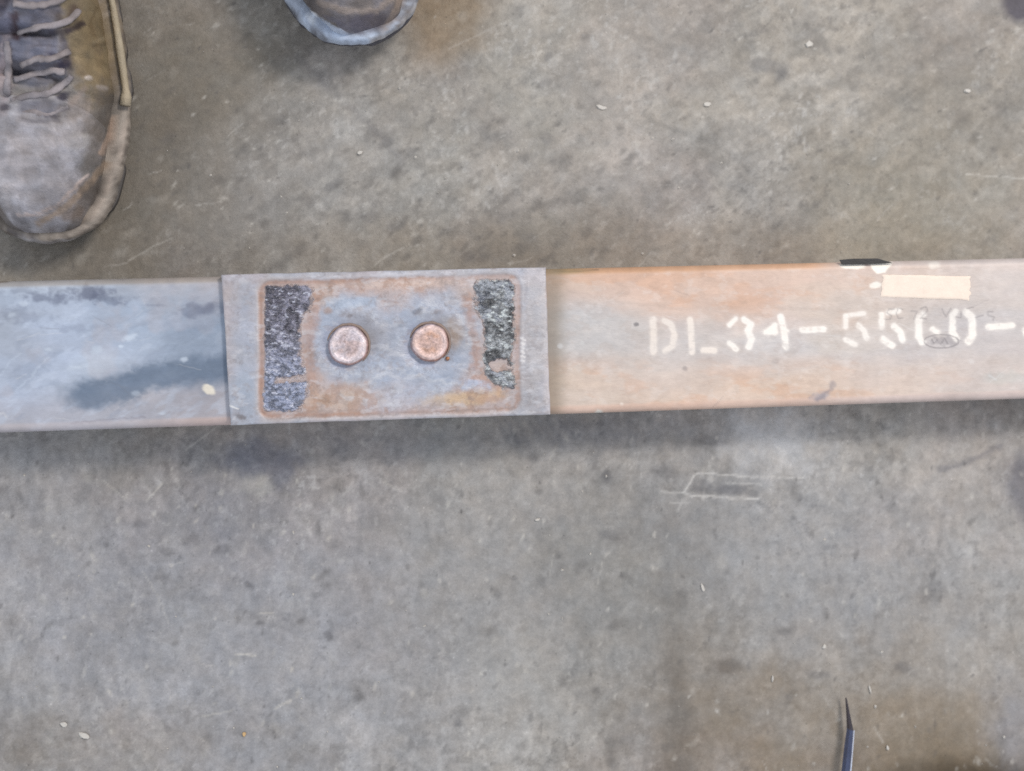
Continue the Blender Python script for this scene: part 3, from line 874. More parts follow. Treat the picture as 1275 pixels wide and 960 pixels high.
def plate_paint():
    U, V = PU, PV
    d = rrect(U, V, 322, 345, 648, 517, 16) + 3 * (fbm(U, V, 24, 3, 3) - .5)
    inside = 1 - ss(-2, 2, d)
    ps.mix(ss(.40, .65, fbm(U, V / 2, 50, 4, 5)) * .6, own(164, 172, 184))
    ps.mix(ss(.50, .70, fbm(U, V, 26, 4, 6)) * .35, own(172, 162, 158))
    ps.mix(ps.blob(305, 440, 18, 90, 0, .6, .4, 7) * .5, own(160, 174, 192))
    # inside of the frame line
    ps.mix(inside * .76, own(187, 173, 170), .5)
    ps.mix(inside * ss(.48, .66, fbm(U / 2, V, 22, 4, 8)) * .45, own(184, 164, 152), .55)
    # rust rim just inside the frame line
    ps.mix(np.exp(-((d + 3) / 3.5) ** 2) * .65 * (1 - .5 * ss(380, 600, U)), own(160, 122, 104), .6)
    ps.mix(np.exp(-((d - 2) / 3.0) ** 2) * .30, own(196, 188, 184), .5)
    # blue-grey ground pad round both bolts
    pad = np.maximum(ps.blob(432, 425, 52, 58, 0, .22, .35, 12, wscale=40), ps.blob(535, 428, 58, 60, 0, .25, .35, 13, wscale=40))
    pad = np.maximum(pad, ps.blob(485, 430, 60, 52, 0, .3, .3, 14, wscale=40))
    ps.mix(pad * .85, own(166, 175, 191), .42)
    ps.mix(ps.poly([(404, 371), (470, 370), (468, 382), (406, 384)], 2, 4, 3) * .55, own(172, 184, 200), .42)
    ps.mix(ps.poly([(580, 472), (612, 474), (612, 487), (572, 487)], 1.5, 4, 1.4) * .80, own(176, 184, 202), .42)
    ps.mix(pad * ss(.45, .65, fbm(U, V, 20, 5, 15, .6)) * .32, own(152, 164, 182), .45)
    ps.mix(pad * ss(.54, .68, fbm(U, V, 16, 5, 16, .6)) * .4, own(190, 196, 206), .45)
    ps.mix(ps.blob(490, 497, 44, 14, 5, .6, .5, 17) * .55, own(180, 186, 200), .45)
    # rust left and right of the pad, straw stains below
    ps.mix(ps.stroke([(392, 372), (386, 410), (384, 450), (392, 480), (392, 505)], 7, 6, 5, 6) * .50, own(172, 130, 106), .6)
    ps.mix(ps.stroke([(583, 372), (588, 410), (592, 440), (594, 468), (618, 472), (624, 496)], 5, 5, 5, 5) * .52, own(176, 132, 108), .6)
    ps.mix(ps.blob(580, 495, 44, 9, 4, .6, .5, 19) * .65, own(206, 174, 132), .55)
    ps.mix(ps.blob(430, 495, 44, 16, 2, .7, .6, 20) * .40, own(196, 172, 150), .55)
    ps.mix(ps.blob(405, 498, 7, 7, 0, .6, .5, 21) * .5, own(150, 116, 84), .6)
    ps.mix(ps.blob(475, 356, 90, 8, 2, .7, .7, 22) * .40, own(200, 166, 146), .55)
    ps.mix(ps.blob(480, 353, 60, 4, 1, .8, .7, 23) * .35, own(222, 208, 200), .5)
    ps.mix(ps.blob(408, 387, 5, 4, 0, .6, .4, 23) * .5, own(160, 118, 84), .6)
    for pts, k in [([(500, 465), (530, 470), (560, 478), (590, 482)], .4), ([(440, 480), (452, 482), (470, 470)], .35), ([(425, 492), (470, 500), (500, 500)], .3),
                   ([(470, 455), (500, 460), (540, 458)], .2), ([(400, 420), (408, 455), (430, 470)], .2)]:
        ps.mix(ps.stroke(pts, 1.4, 2.0, 3, 4) * k, own(206, 208, 212), .5)
    for (u, v, r, k) in [(436, 393, 3, .6), (518, 388, 4, .6), (524, 384, 3, .5), (545, 389, 3, .4), (476, 414, 3, .3), (500, 404, 5, .3), (395, 372, 2, .4), (475, 372, 2, .4)]:
        ps.mix(ps.blob(u, v, r * 1.3, r * .7, 15, .5, .4, int(u)) * k, own(104, 108, 120))
    # brown grime and painted shade to the upper right of each bolt
    for cu, cv in ((434, 429), (536, 427)):
        ps.mix(ps.blob(cu + 17, cv - 13, 22, 22, -30, .8, .4, cu) * .45, own(138, 126, 118), .6)
        ps.mix(ps.blob(cu + 40, cv - 8, 20, 16, -30, .9, .4, cu) * .28, own(136, 130, 128), .6)
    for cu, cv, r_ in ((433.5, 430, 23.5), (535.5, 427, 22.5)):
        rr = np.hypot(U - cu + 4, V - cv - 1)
        ps.mix(np.exp(-((rr - r_ - 3) / 4.5) ** 2) * (U < cu + 6) * .5, own(140, 146, 170), .5)  # bluish shadow crescent painted left of each bolt
    ps.mix(ps.blob(566, 414, 9, 14, 0, .7, .4, 3) * .45, own(176, 144, 108), .6)
    # right border: light with a darker wet patch, scuffed orange edge
    ps.mix(ps.blob(666, 410, 13, 80, 0, .4, .3, 24) * .5, own(186, 182, 182), .5)
    ps.mix(ps.blob(660, 492, 20, 28, 0, .5, .4, 25) * .45, own(156, 153, 154), .5)
    ps.mix(ps.stroke([(682, 350), (684, 400), (685, 460)], 2.2, 2.4, 3, 3) * .4, own(186, 152, 130), .6)
    ps.mix(ps.blob(668, 345, 14, 10, 0, .6, .4, 26) * .5, own(198, 190, 192), .5)
    ps.mix(ps.stroke([(677, 338), (680, 420), (683, 512)], 4.0, 3, 3, 3) * .45, own(204, 198, 198), .5)
    ps.mix(ps.stroke([(655, 350), (656, 420), (658, 505)], 2.0, 3, 3, 4) * .30, own(146, 138, 138), .5)
    ps.mix(ps.stroke([(281, 400), (285, 500)], 1.5, 2, 3, 2) * .4, own(200, 196, 196), .5)
    ps.mix(ps.stroke([(281, 504), (297, 509)], .8, .8, 3, .5) * .85, own(236, 234, 230))
    ps.mix(inside * (1 - pad) * ss(.50, .64, fbm(U, V, 16, 5, 51, .7)) * .45, own(164, 128, 108), .6)
    ps.mix(ss(.60, .68, fbm(U, V, 10, 5, 53, .7)) * .25, own(120, 108, 106), .6)
    # worn light print next to the right patch
    for k_ in range(6):
        ps.mix(ps.stroke([(649, 421 + k_ * 5.6), (653, 423 + k_ * 5.4)], 1.4, 1.2, k_, 1.4) * .75, own(226, 222, 220))
    ps.mix(ps.stroke([(651, 420), (650, 452)], 1.4, 1.4, 3, 1.4) * .45, own(220, 216, 214))
    # rubbed dark line that runs along the near side, pale rubbed far side
    ps.mix(ps.stroke([(330, 521), (480, 516.5), (640, 508)], 1.2, 2.0, 3, 3) * .40, own(128, 116, 112), .6)
    ps.mix(ps.stroke([(330, 514), (480, 509), (620, 503)], 1.0, 2.4, 5, 4) * .35, own(140, 122, 116), .6)
    ps.mix(ps.stroke([(380, 347), (450, 344), (560, 341)], 2.0, 2.5, 3, 3) * .45, own(212, 212, 220), .45)
    ps.mix(ps.blob(300, 519, 8, 3, -20, .5, .5, 5) * .6, own(96, 84, 80), .6)
    ps.mul(1 + .22 * (fbm(U, V, 34, 5, 30, .6) - .5))
    ps.mul(1 + .20 * (fbm(U, V, 5, 3, 37, .7) - .5))
    ps.mix(ss(.60, .70, fbm(U / 2.2, V, 9, 4, 39, .6)) * .30, own(210, 210, 214), .45)
    ps.mix(ss(.61, .70, fbm(U / 1.6, V, 8, 4, 43, .6)) * .28, own(150, 138, 136), .6)
    ps.mul(1 + .16 * (fbm(U / 2.5, V, 7, 4, 31, .6) - .5))
    return d


pd = plate_paint()
PZ = np.full_like(PX, PT) - 0.0007 * (1 - ss(-2.5, 2.5, pd)) + 0.0005 * (fbm(PXw, PYw, .03, 3, 2) - .5) + 0.00025 * (fbm(PXw, PYw, .004, 3, 4) - .5)
for cu, cv in ((433.5, 429), (535.5, 427)):    # dished seat round each bolt
    rr = np.hypot(PU - cu, PV - cv)
    PZ -= 0.0008 * (1 - ss(22, 40, rr)) - 0.0005 * np.exp(-((rr - 42) / 8) ** 2)
# rounded top edge and a skirt down to the beam
dedge = np.minimum(np.minimum(PX - PX.min(), PX.max() - PX), np.minimum(PY - PY.min(), PY.max() - PY))
PZ -= 0.0007 * np.clip(1 - dedge / 0.0012, 0, 1) ** 2
pad_ = lambda A: np.pad(A, 1, mode='edge')
VX, VY, VZ = pad_(PXw), pad_(PYw), pad_(PZ)
rim = np.ones_like(VX, bool)
rim[1:-1, 1:-1] = False
VZ[rim] = H - 0.0008
CC = np.pad(ps.C, ((1, 1), (1, 1), (0, 0)), mode='edge')
nr, nc = VX.shape
plate_faces = grid_faces(nr, nc)
me = mesh_np('cover_plate', np.stack([VX, VY, VZ], -1).reshape(-1, 3), plate_faces, CC.reshape(-1, 4), sharp=40)
plate = link('cover_plate', me, M_PLATE, beam, label='grey steel cover plate with two round bolt heads')

# ------------------------------------------------------------------ bolts
BR = 0.0128


def bolt(cu, cv, main, ring, rustc, seed, r_px):
    hgt = PT + 0.0042
    c = tolocal(at(cu, cv, hgt))
    r0 = r_px * 0.000538
    nA, rows = 72, []
    radii = [(q / 20, 0) for q in range(15)] + [(.74, 0), (.78, .00005), (.82, 0), (.85, -.0001), (.90, -.00045), (.945, -.0008), (.975, -.0014), (.995, -.0024),
             (1.01, -.0042), (1.035, -.0066)]
    V_, C_ = [], []
    for k, (rr, dz) in enumerate(radii):
        for j in range(nA):
            a = 2 * math.pi * j / nA
            wob = 1 + 0.018 * math.sin(3 * a + seed) + 0.012 * math.sin(7 * a + seed * 2)
            x, y = rr * r0 * wob * math.cos(a), rr * r0 * wob * math.sin(a)
            n1 = float(fbm(np.array([x]), np.array([y]), .0035, 4, seed)[0]) - .5
            z = hgt + dz + (0.0009 * n1 if rr < .95 else 0)
            z += 0.0005 * math.exp(-((rr - .80) / .09) ** 2)
            V_.append((c[0] + x, c[1] + y, z))
            n2 = float(fbm(np.array([x + 1]), np.array([y]), .006, 4, seed + 3)[0])
            col = np.array(main) * (1 - ss(.45, .65, n2) * .5) + np.array(rustc) * ss(.45, .65, n2) * .5
            tt = float(ss(.50, .80, rr + .25 * n2 - .12) * (1 - ss(.90, .97, rr)))
            col = col * (1 - tt * .6) + np.array(ring) * tt * .75
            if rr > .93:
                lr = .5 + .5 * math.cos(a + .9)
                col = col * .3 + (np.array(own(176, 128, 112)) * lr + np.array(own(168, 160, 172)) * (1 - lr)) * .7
            n4 = float(fbm(np.array([x * 2.2 + y]), np.array([y * 2.2 - x]), .0022, 3, seed + 8)[0]) - .5
            C_.append((*np.clip(col * (1 + .5 * n1 + .9 * n4), 0, .85), .5))
    F_ = grid_faces(len(radii), nA)
    r = np.arange(len(radii) - 1)
    F_ = np.concatenate([F_, np.stack([r * nA + nA - 1, r * nA, (r + 1) * nA, (r + 1) * nA + nA - 1], -1)])
    me = mesh_np('bolt_head', np.array(V_), F_[:, ::-1], np.array(C_))
    b_ = link('bolt_head', me, M_BOLT, plate)
    # ring standing in for rust and shade at the bolt's upper right
    th = np.linspace(math.radians(-50), math.radians(165), 40)
    env = np.sin(np.linspace(0, math.pi, 40)) ** .6
    jit = fbm(th * 10, th * 0, 2.0, 3, seed)
    ringp = [(c[0] + r0 * (1.06 + .03 * q) * math.cos(a), c[1] + r0 * (1.06 + .03 * q) * math.sin(a), PT - 0.0012) for a, q in zip(th, jit)]
    Vt, Ft = tube(ringp, [0.0002 + 0.0009 * e_ * (.6 + .8 * q) for e_, q in zip(env, jit)], 8)
    link('shade_rust_ring', poly_mesh('shade_rust_ring', Vt, Ft, True, (*own(150, 132, 122), .7)), M_BOLT, plate)
    return c


bolt(433.5, 430, own(196, 184, 188), own(220, 208, 210), own(178, 150, 142), 3, 24.3)
c2 = bolt(535.5, 426.5, own(198, 168, 158), own(220, 198, 194), own(184, 138, 106), 11, 23.3)
V_, F_ = tube([(c2[0] + .0115, c2[1] - .0110, PT - .0005), (c2[0] + .0122, c2[1] - .0105, PT + .0012)], [.0015, .0007], 9)
link('rust_flake', poly_mesh('rust_flake', V_, F_, True, (*own(188, 132, 92), .4)), M_BOLT, plate)


# ------------------------------------------------------------------ dark glittering crust patches
def crust(u0, v0, u1, v1, edge_fn, colfn, seed, label):
    a, b = tolocal(at(u0, v1, PT)), tolocal(at(u1, v0, PT))
    gx = np.arange(a[0], b[0], 0.00042)
    gy = np.arange(a[1], b[1], 0.00042)
    GX, GY = np.meshgrid(gx, gy)
    U, V = world_pix(GX, GY, np.full_like(GX, PT))
    m = edge_fn(U, V)
    hN = fbm(GX * 1.0, GY * 1.6, 0.0034, 4, seed, 0.62)
    ridge = 1 - np.abs(2 * fbm(GX, GY * 1.8, 0.0026, 3, seed + 9) - 1)
    Zc = PT - 0.0012 + m * (0.0007 + 0.0015 * hN + 0.0010 * ridge ** 3)
    C = np.empty(U.shape + (4,))
    colfn(U, V, C, hN, ridge, GX, GY)
    C[..., 3] = 0.34
    eb = (1 - ss(.30, .70, m + .9 * (fbm(GX, GY, .004, 4, seed + 31, .7) - .5)))[..., None] * .92
    C[..., :3] = C[..., :3] * (1 - eb) + own(176, 158, 152) * eb
    keep = m > 0.04
    kf = keep[:-1, :-1] | keep[1:, :-1] | keep[:-1, 1:] | keep[1:, 1:]
    F_ = grid_faces(len(gy), len(gx))[kf.ravel()]
    used, inv = np.unique(F_, return_inverse=True)
    vv = np.stack([GX, GY, Zc], -1).reshape(-1, 3)[used]
    me = mesh_np('scale_crust', vv, inv.reshape(-1, 4), C.reshape(-1, 4)[used], smooth=False)
    link('scale_crust', me, M_SCALE, plate, label=label)


def crust_col(base, alt, light, smooth_fn, k0=.40):
    def fn(U, V, C, h, ridge, GX, GY):
        n_ = fbm(GX, GY, 0.010, 4, 3, .65)
        k = ss(k0, k0 + .2, n_)[..., None]
        c = base * (1 - k) + alt * k
        f_ = smooth_fn(U, V)[..., None]
        c = c * (1 - f_) + own(150, 158, 180) * f_
        c = c * (.62 + .76 * ss(.3, .7, fbm(GX, GY * 1.3, .0022, 2, 71)))[..., None]
        g = ss(.64, .78, fbm(GX * .8 + GY * .4, GY * 1.5, .0026, 3, 77, .6) + .10 * (n_ - .4) + .07 * f_[..., 0])[..., None]  # glints painted as bright flecks over the crust
        c = c * (1 - g * .95) + light * g * .95
        C[..., :3] = c
    return fn


def edge_left(U, V):
    w_ = 16 * (fbm(U, V, 14, 5, 5, .7) - .5)
    right = np.interp(V, [352, 362, 385, 405, 425, 450, 470, 490, 512], [391, 388, 384, 374, 373, 377, 384, 384, 372])
    m = ss(-3, 6, U - 328 + w_ * .5) * ss(-7, 9, right - U + w_) * ss(-3, 5, V - 355 + w_ * .5) * ss(-3, 5, 513 - V + w_ * .5)
    gap = 1 - ss(2.5, 8, np.abs(V - 473 - (U - 350) * -.08 + w_ * 1.1))   # pale bridge across the patch
    return m * (1 - .72 * gap * ss(330, 350, U + w_))


def edge_right(U, V):
    w_ = 15 * (fbm(U, V, 12, 5, 15, .7) - .5)
    left = np.interp(V, [346, 360, 385, 400, 430, 460, 470, 490], [592, 590, 592, 600, 602, 600, 606, 628])
    m = ss(-5, 8, U - left + w_) * ss(-4, 6, 640 - U + w_) * ss(-2, 5, V - 347 + w_ * .6) * ss(-4, 8, 484 - V + w_)
    hole = 1 - ss(.7, 1.2, np.hypot((U - 621) / 13, (V - 454) / 9.5) + w_ * .09)
    return m * (1 - hole)


crust(322, 348, 396, 518, edge_left,
      crust_col(own(92, 90, 102), own(134, 133, 148), own(206, 208, 222), lambda U, V: ss(405, 480, V) * .75), 5,
      'dark glittering crust patch left of the bolts')
crust(584, 340, 646, 492, edge_right,
      crust_col(own(84, 85, 88), own(150, 153, 156), own(214, 220, 220), lambda U, V: ss(.58, .7, fbm(U, V, 22, 3, 8)) * .2, .34), 9,
      'greenish grey glittering crust patch right of the bolts')

# ------------------------------------------------------------------ work boots
TAB_Y = np.array([0, 2, 6, 12, 30, 50, 75, 100, 125, 150, 200, 255, 280, 294, 300]) / 1000
TAB_W = np.array([3, 14, 24, 34, 45, 50.5, 55, 58.5, 56, 53, 46, 43, 37, 24, 4]) / 1000


def half_w(y):
    return np.interp(y, TAB_Y, TAB_W)


def soft_marks(sk, marks):
    for m_ in marks:
        kind, geo, col, k = m_
        if kind == 's':
            pts, hw_ = geo
            sk.mix(sk.stroke(pts, hw_ + .4, max(hw_ * .6, 1.2), int(pts[0][0]) + 3, 2.2) * k, own(*col), .65)
        else:
            u, v, r1, r2, a = geo
            sk.mix(sk.blob(u, v, r1, r2, a, .45, .6, int(u) + 3, wscale=9) * k, own(*col), .65)


NEAR_BOOT = [   # wear and grime of the nearer boot, crevice shade painted in
    ('b', (48, 12, 28, 13, 0), (112, 112, 126), .8), ('b', (48, 58, 30, 14, 0), (112, 114, 130), .8), ('b', (48, 98, 28, 12, 0), (116, 117, 131), .8),
    ('b', (50, 135, 30, 10, 0), (110, 110, 122), .8), ('b', (5, 90, 9, 40, 0), (184, 168, 168), .7), ('b', (4, 20, 8, 26, 0), (120, 118, 134), .6),
    ('b', (122, 60, 26, 70, 0), (140, 122, 92), .75), ('b', (130, 150, 17, 40, -8), (104, 98, 92), .75), ('b', (96, 135, 22, 14, 20), (150, 138, 130), .6),
    ('b', (100, 175, 15, 11, 15), (190, 186, 184), .75), ('b', (112, 205, 14, 18, 20), (112, 108, 104), .6), ('b', (60, 180, 55, 12, 0), (188, 184, 188), .6),
    ('s', ([(84, 38), (101, 29)], 4), (42, 30, 40), .85), ('s', ([(62, 40), (84, 37)], 2.5), (60, 52, 62), .7), ('b', (77, 80, 10, 6, 15), (34, 28, 54), .9),
    ('s', ([(62, 66), (72, 70)], 2.5), (54, 50, 74), .7), ('s', ([(62, 94), (70, 100), (70, 108)], 2.2), (60, 54, 64), .75), ('b', (78, 120, 9, 5, 25), (48, 44, 66), .85),
    ('s', ([(18, 18), (17, 32), (20, 46)], 4), (62, 40, 42), .8), ('b', (5, 133, 6, 4, 0), (54, 50, 62), .8), ('s', ([(92, 10), (88, 22)], 4), (70, 48, 46), .7),
    ('b', (2, 4, 9, 9, 0), (40, 34, 56), .8), ('s', ([(58, 143), (70, 146)], 3), (70, 68, 82), .7), ('s', ([(24, 146), (44, 152), (72, 150)], 1.8), (96, 94, 104), .6),
    ('s', ([(28, 44), (45, 37)], 2), (74, 60, 58), .6), ('s', ([(40, 82), (60, 80)], 2), (72, 70, 84), .6), ('s', ([(38, 120), (58, 122)], 2), (72, 70, 84), .5),
    ('s', ([(118, 52), (130, 47), (142, 42)], 1.6), (176, 160, 132), .6), ('b', (110, 97, 5, 3, -10), (206, 196, 190), .7), ('b', (126, 109, 7, 3, -10), (192, 182, 176), .6),
    ('s', ([(116, 57), (132, 54)], 1.8), (96, 82, 62), .5), ('s', ([(105, 110), (88, 130)], 3), (166, 150, 140), .5), ('s', ([(120, 10), (112, 30), (116, 44)], 2), (104, 86, 60), .5),
    ('s', ([(22, 268), (45, 268), (70, 256), (92, 236), (110, 217)], 1.4), (206, 188, 180), .75), ('s', ([(50, 278), (85, 256), (112, 228), (130, 205)], 4), (168, 146, 124), .75),
    ('b', (116, 240, 12, 17, -35), (98, 92, 88), .8), ('b', (90, 266, 16, 8, 25), (124, 110, 100), .7), ('s', ([(141, 148), (135, 172), (126, 190)], 3), (180, 156, 138), .75),
    ('s', ([(100, 292), (118, 266), (135, 232), (150, 192), (158, 150)], 1.8), (186, 172, 160), .7), ('s', ([(15, 297), (60, 305), (100, 299)], 3), (204, 202, 206), .6),
    ('s', ([(30, 200), (80, 196)], 3), (150, 148, 152), .5), ('b', (25, 240, 22, 18, 0), (196, 190, 192), .4), ('s', ([(0, 286), (40, 297)], 1.6), (88, 84, 92), .5),
    ('b', (60, 225, 30, 14, 30), (170, 168, 174), .4), ('b', (152, 235, 7, 12, -20), (122, 122, 122), .5), ('b', (146, 262, 6, 8, -30), (150, 140, 130), .5)]
FAR_BOOT = [
    ('s', ([(356, -6), (385, 22), (410, 38), (440, 52), (456, 56)], 6), (200, 214, 236), .85), ('b', (388, 22, 9, 6, -40), (236, 242, 250), .8),
    ('b', (458, 28, 30, 14, 5), (96, 92, 104), .85), ('s', ([(398, 2), (430, 14), (470, 13), (488, -2)], 3.5), (164, 150, 140), .7), ('b', (450, 4, 18, 6, 0), (120, 112, 108), .7),
    ('s', ([(462, 54), (492, 40), (514, 14), (528, -4)], 2.6), (200, 194, 190), .7), ('s', ([(480, 56), (506, 42), (526, 18)], 1.6), (196, 184, 168), .7),
    ('s', ([(496, 30), (510, 12), (516, -4)], 2), (88, 72, 62), .6), ('s', ([(478, 36), (490, 20), (500, -4)], 3), (176, 158, 146), .6),
    ('s', ([(405, 20), (430, 34), (455, 44)], 2.5), (110, 108, 120), .6)]


def boot(name_loc, rz, tone, label, seed, marks, pitch=0.0, laces=()):
    cr_, sr_, cp_, sp_ = math.cos(rz), math.sin(rz), math.cos(pitch), math.sin(pitch)

    def marked(Pl, C):
        """put the wear and shade marks on a grid of local points"""
        y1, z1 = Pl[..., 1] * cp_ - Pl[..., 2] * sp_, Pl[..., 1] * sp_ + Pl[..., 2] * cp_
        Xw, Yw = Pl[..., 0] * cr_ - y1 * sr_ + name_loc[0], Pl[..., 0] * sr_ + y1 * cr_ + name_loc[1]
        U_2, V_2 = pix(Xw, Yw, z1 + name_loc[2])
        sk = Skin(U_2, V_2, (0, 0, 0), .6)
        sk.C = C
        soft_marks(sk, marks)
        sk.mul(np.full(U_2.shape, .93))
        sk.mix(ss(.44, .62, fbm(U_2, V_2, 30, 5, seed + 70, .65)) * .30, own(98, 88, 80), .8)
        sk.mul(1 + .5 * (fbm(U_2, V_2, 9, 4, seed + 60, .7) - .5))
        sk.mul(1 + .5 * (fbm(U_2 * .8 + V_2 * .5, V_2 * 1.6, 22, 4, seed + 61, .6) - .5))
        return sk.C

    root = empty('work_boot', name_loc, rz, category='boot', label=label, group='worn work boots at the upper left')
    rng = np.random.default_rng(seed)
    # outline (closed), sampled by y on both sides
    yy = np.concatenate([0.30 * (0.5 - 0.5 * np.cos(np.linspace(0, math.pi, 70)))])
    right = [(half_w(y) * (1 if y > .03 else 1), y) for y in yy]
    left = [(-half_w(y) * .97, y) for y in yy[::-1]]
    out = np.array(right + left)
    # resample evenly
    seg = np.r_[0, np.cumsum(np.hypot(*np.diff(np.vstack([out, out[:1]]), axis=0).T))]
    tt = np.linspace(0, seg[-1], 241)[:-1]
    cl = np.vstack([out, out[:1]])
    out = np.stack([np.interp(tt, seg, cl[:, 0]), np.interp(tt, seg, cl[:, 1])], -1)
    nxt, prv = np.roll(out, -1, 0), np.roll(out, 1, 0)
    nrm = np.stack([(nxt - prv)[:, 1], -(nxt - prv)[:, 0]], -1)
    nrm /= np.linalg.norm(nrm, axis=1)[:, None] + 1e-9
    for _ in range(3):
        nrm = (np.roll(nrm, 1, 0) + nrm + np.roll(nrm, -1, 0)) / 3
    lug = ss(.42, .55, fbm(np.arange(240) * 1.0, np.zeros(240), 6, 2, seed + 40)) * 0.0022

    def ring(off, z, extra=0):
        p = out + nrm * (off + (extra if np.isscalar(extra) else extra[:, None]))
        rise = 0.010 * np.clip(1 - p[:, 1] / 0.05, 0, 1) ** 2      # toe spring
        zz = z + rise if np.isscalar(z) else z + rise
        return np.column_stack([p, np.broadcast_to(zz, len(p))])

    # outsole with lugs
    rings = [ring(-.014, 0.0), ring(-.006, 0.0, lug), ring(-.0035, .003, lug), ring(-.003, .011, lug), ring(-.004, .0125), ring(-.006, .0128)]
    Vv = np.vstack(rings)
    Ff = grid_faces(len(rings), 240)
    r = np.arange(len(rings) - 1)
    Ff = np.concatenate([Ff, np.stack([r * 240 + 239, r * 240, (r + 1) * 240, (r + 1) * 240 + 239], -1)])
    C = np.tile(np.r_[tone['sole'], .75], (len(Vv), 1))
    me = mesh_np('outsole', Vv, Ff[:, ::-1], C, sharp=45)
    link('outsole', me, M_RUBBER, root)
    # midsole wall and welt shelf
    wv_ = 0.0050 * (fbm(np.arange(240) * 1.0, np.zeros(240), 7, 4, seed, .7) - .5)
    rings = [ring(-.004, .0122), ring(-.0015, .0128, wv_), ring(-.0005, .017, wv_), ring(-.001, .023, wv_), ring(-.0026, .0262, wv_), ring(-.0055, .0272), ring(-.011, .0268), ring(-.022, .026)]
    Vv = np.vstack(rings)
    Ff = grid_faces(len(rings), 240)
    r = np.arange(len(rings) - 1)
    Ff = np.concatenate([Ff, np.stack([r * 240 + 239, r * 240, (r + 1) * 240, (r + 1) * 240 + 239], -1)])
    nn = fbm(Vv[:, 0], Vv[:, 1], .02, 4, seed)[:, None]
    nn2 = fbm(Vv[:, 0], Vv[:, 1], .007, 4, seed + 20, .7)[:, None]
    dirt = ss(.46, .60, nn2)
    C = np.column_stack([(tone['mid'] * (1 - dirt * .6) + tone['dark'] * dirt * .6) * (.6 + .8 * nn), np.full(len(Vv), .6)])
    C = marked(Vv.reshape(8, 240, 3), C.reshape(8, 240, 4)).reshape(-1, 4)
    me = mesh_np('midsole', Vv, Ff[:, ::-1], C)
    link('midsole', me, M_RUBBER, root)
    # beige welt cord round the edge
    cord = ring(-.0030, .0290)
    half = [q for q in cord if q[0] > 0 and .092 < q[1] < .285]
    other = [q for q in cord if q[0] < 0 and .092 < q[1] < .285]
    for side_ in (half, other):
        side_ = np.array(sorted(side_, key=lambda q: q[1]))[::2]
        rr_ = [.0021 + .0008 * float(vn(np.array([i * .6]), np.array([seed + .5]), 3)[0]) for i in range(len(side_))]
        rr_[0] = rr_[1] = .0038
        Vt, Ft = tube(side_, rr_, 8)
        link('welt', poly_mesh('welt', Vt, Ft, True, (*tone['welt'], .7)), M_LEATHER, root)

    # upper: cross sections along the foot
    top_y = np.array([6, 9, 14, 22, 34, 50, 70, 90, 105, 120, 140, 160, 180, 200, 245, 300]) / 1000
    top_z = np.array([29, 39, 50, 59, 66, 70, 72, 76, 82, 91, 104, 118, 134, 148, 172, 172]) / 1000

    def surf(y, a, off=0.0):
        """y along the foot, a from 0 (right foot edge) to pi (left)"""
        hw_ = np.maximum(half_w(np.maximum(y, .0065)) - .0120, .002) * np.where(y < .0066, .6, 1)
        hz = np.interp(y, top_y, top_z) - .026
        ex_ = np.interp(y, [0, .05, .10, .16, .2], [.62, .62, .72, .85, .9])
        cs_, sn_ = np.cos(a), np.sin(a)
        x = np.sign(cs_) * np.abs(cs_) ** ex_ * hw_
        z = .026 + np.abs(sn_) ** np.where(y < .09, .62, .8) * hz
        # creases behind the toe cap and padded tongue with lace dents
        wr = (fbm(x * 1.0, y * 2.2, .018, 4, seed) - .5)
        fl = ss(.075, .1, y)
        z = z + wr * (.0026 + .0120 * fl) * np.abs(sn_)
        x = x + wr * .0030 * fl * np.sign(cs_)
        tongue = np.exp(-((a - math.pi / 2) / .44) ** 4) * ss(.096, .104, y)
        ph = (y - .104) / .0225
        z = z + tongue * (.0095 * np.abs(np.sin(math.pi * ph)) ** .7 - .006)
        k_ = off
        return np.stack([x + k_ * cs_, y + 0 * x, z + k_ * sn_], -1)

    ya = np.r_[np.linspace(.0062, .03, 22)[:-1], np.linspace(.03, .245, 186)]
    aa = np.linspace(0, math.pi, 121)
    A, Yg = np.meshgrid(aa, ya)
    P = surf(Yg, A)
    # shaft: carries the surface back and closes the heel
    C = np.empty(A.shape + (4,))
    side = np.abs(np.cos(A))
    g = tone['grey'] * np.ones(A.shape + (1,))
    n1 = fbm(P[..., 0], P[..., 1], .03, 4, seed + 1)
    n2 = fbm(P[..., 0], P[..., 1], .008, 4, seed + 2)
    k1 = (ss(.085, .112, Yg + .02 * (n1 - .5)) * ss(.42, .60, side + .1 * (n1 - .5)))[..., None]
    g = g * (1 - k1) + tone['panel'] * k1
    k2 = (ss(.098, .104, Yg) * (1 - ss(.38, .48, side)))[..., None]
    g = g * (1 - k2) + tone['tongue'] * k2
    k5 = (ss(.10, .11, Yg) * ss(.44, .56, -np.cos(A)))[..., None]
    g = g * (1 - k5 * .8) + own(178, 164, 164) * k5 * .8
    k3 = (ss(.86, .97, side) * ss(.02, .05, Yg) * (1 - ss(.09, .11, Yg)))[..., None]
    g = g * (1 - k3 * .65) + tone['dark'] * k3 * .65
    k4 = (ss(.55, .68, n1) * .5)[..., None]
    g = g * (1 - k4) + tone['dust'] * k4
    # grime and crevice shade painted into folds under laces and along the tongue's edge
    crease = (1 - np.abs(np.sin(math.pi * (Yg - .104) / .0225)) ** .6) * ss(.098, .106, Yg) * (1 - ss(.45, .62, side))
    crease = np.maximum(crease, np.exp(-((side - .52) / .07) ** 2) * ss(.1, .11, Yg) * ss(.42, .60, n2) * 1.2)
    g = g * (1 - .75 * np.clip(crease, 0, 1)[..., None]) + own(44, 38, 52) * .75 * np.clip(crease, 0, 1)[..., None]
    C[..., :3] = g * (.6 + .8 * n2[..., None])
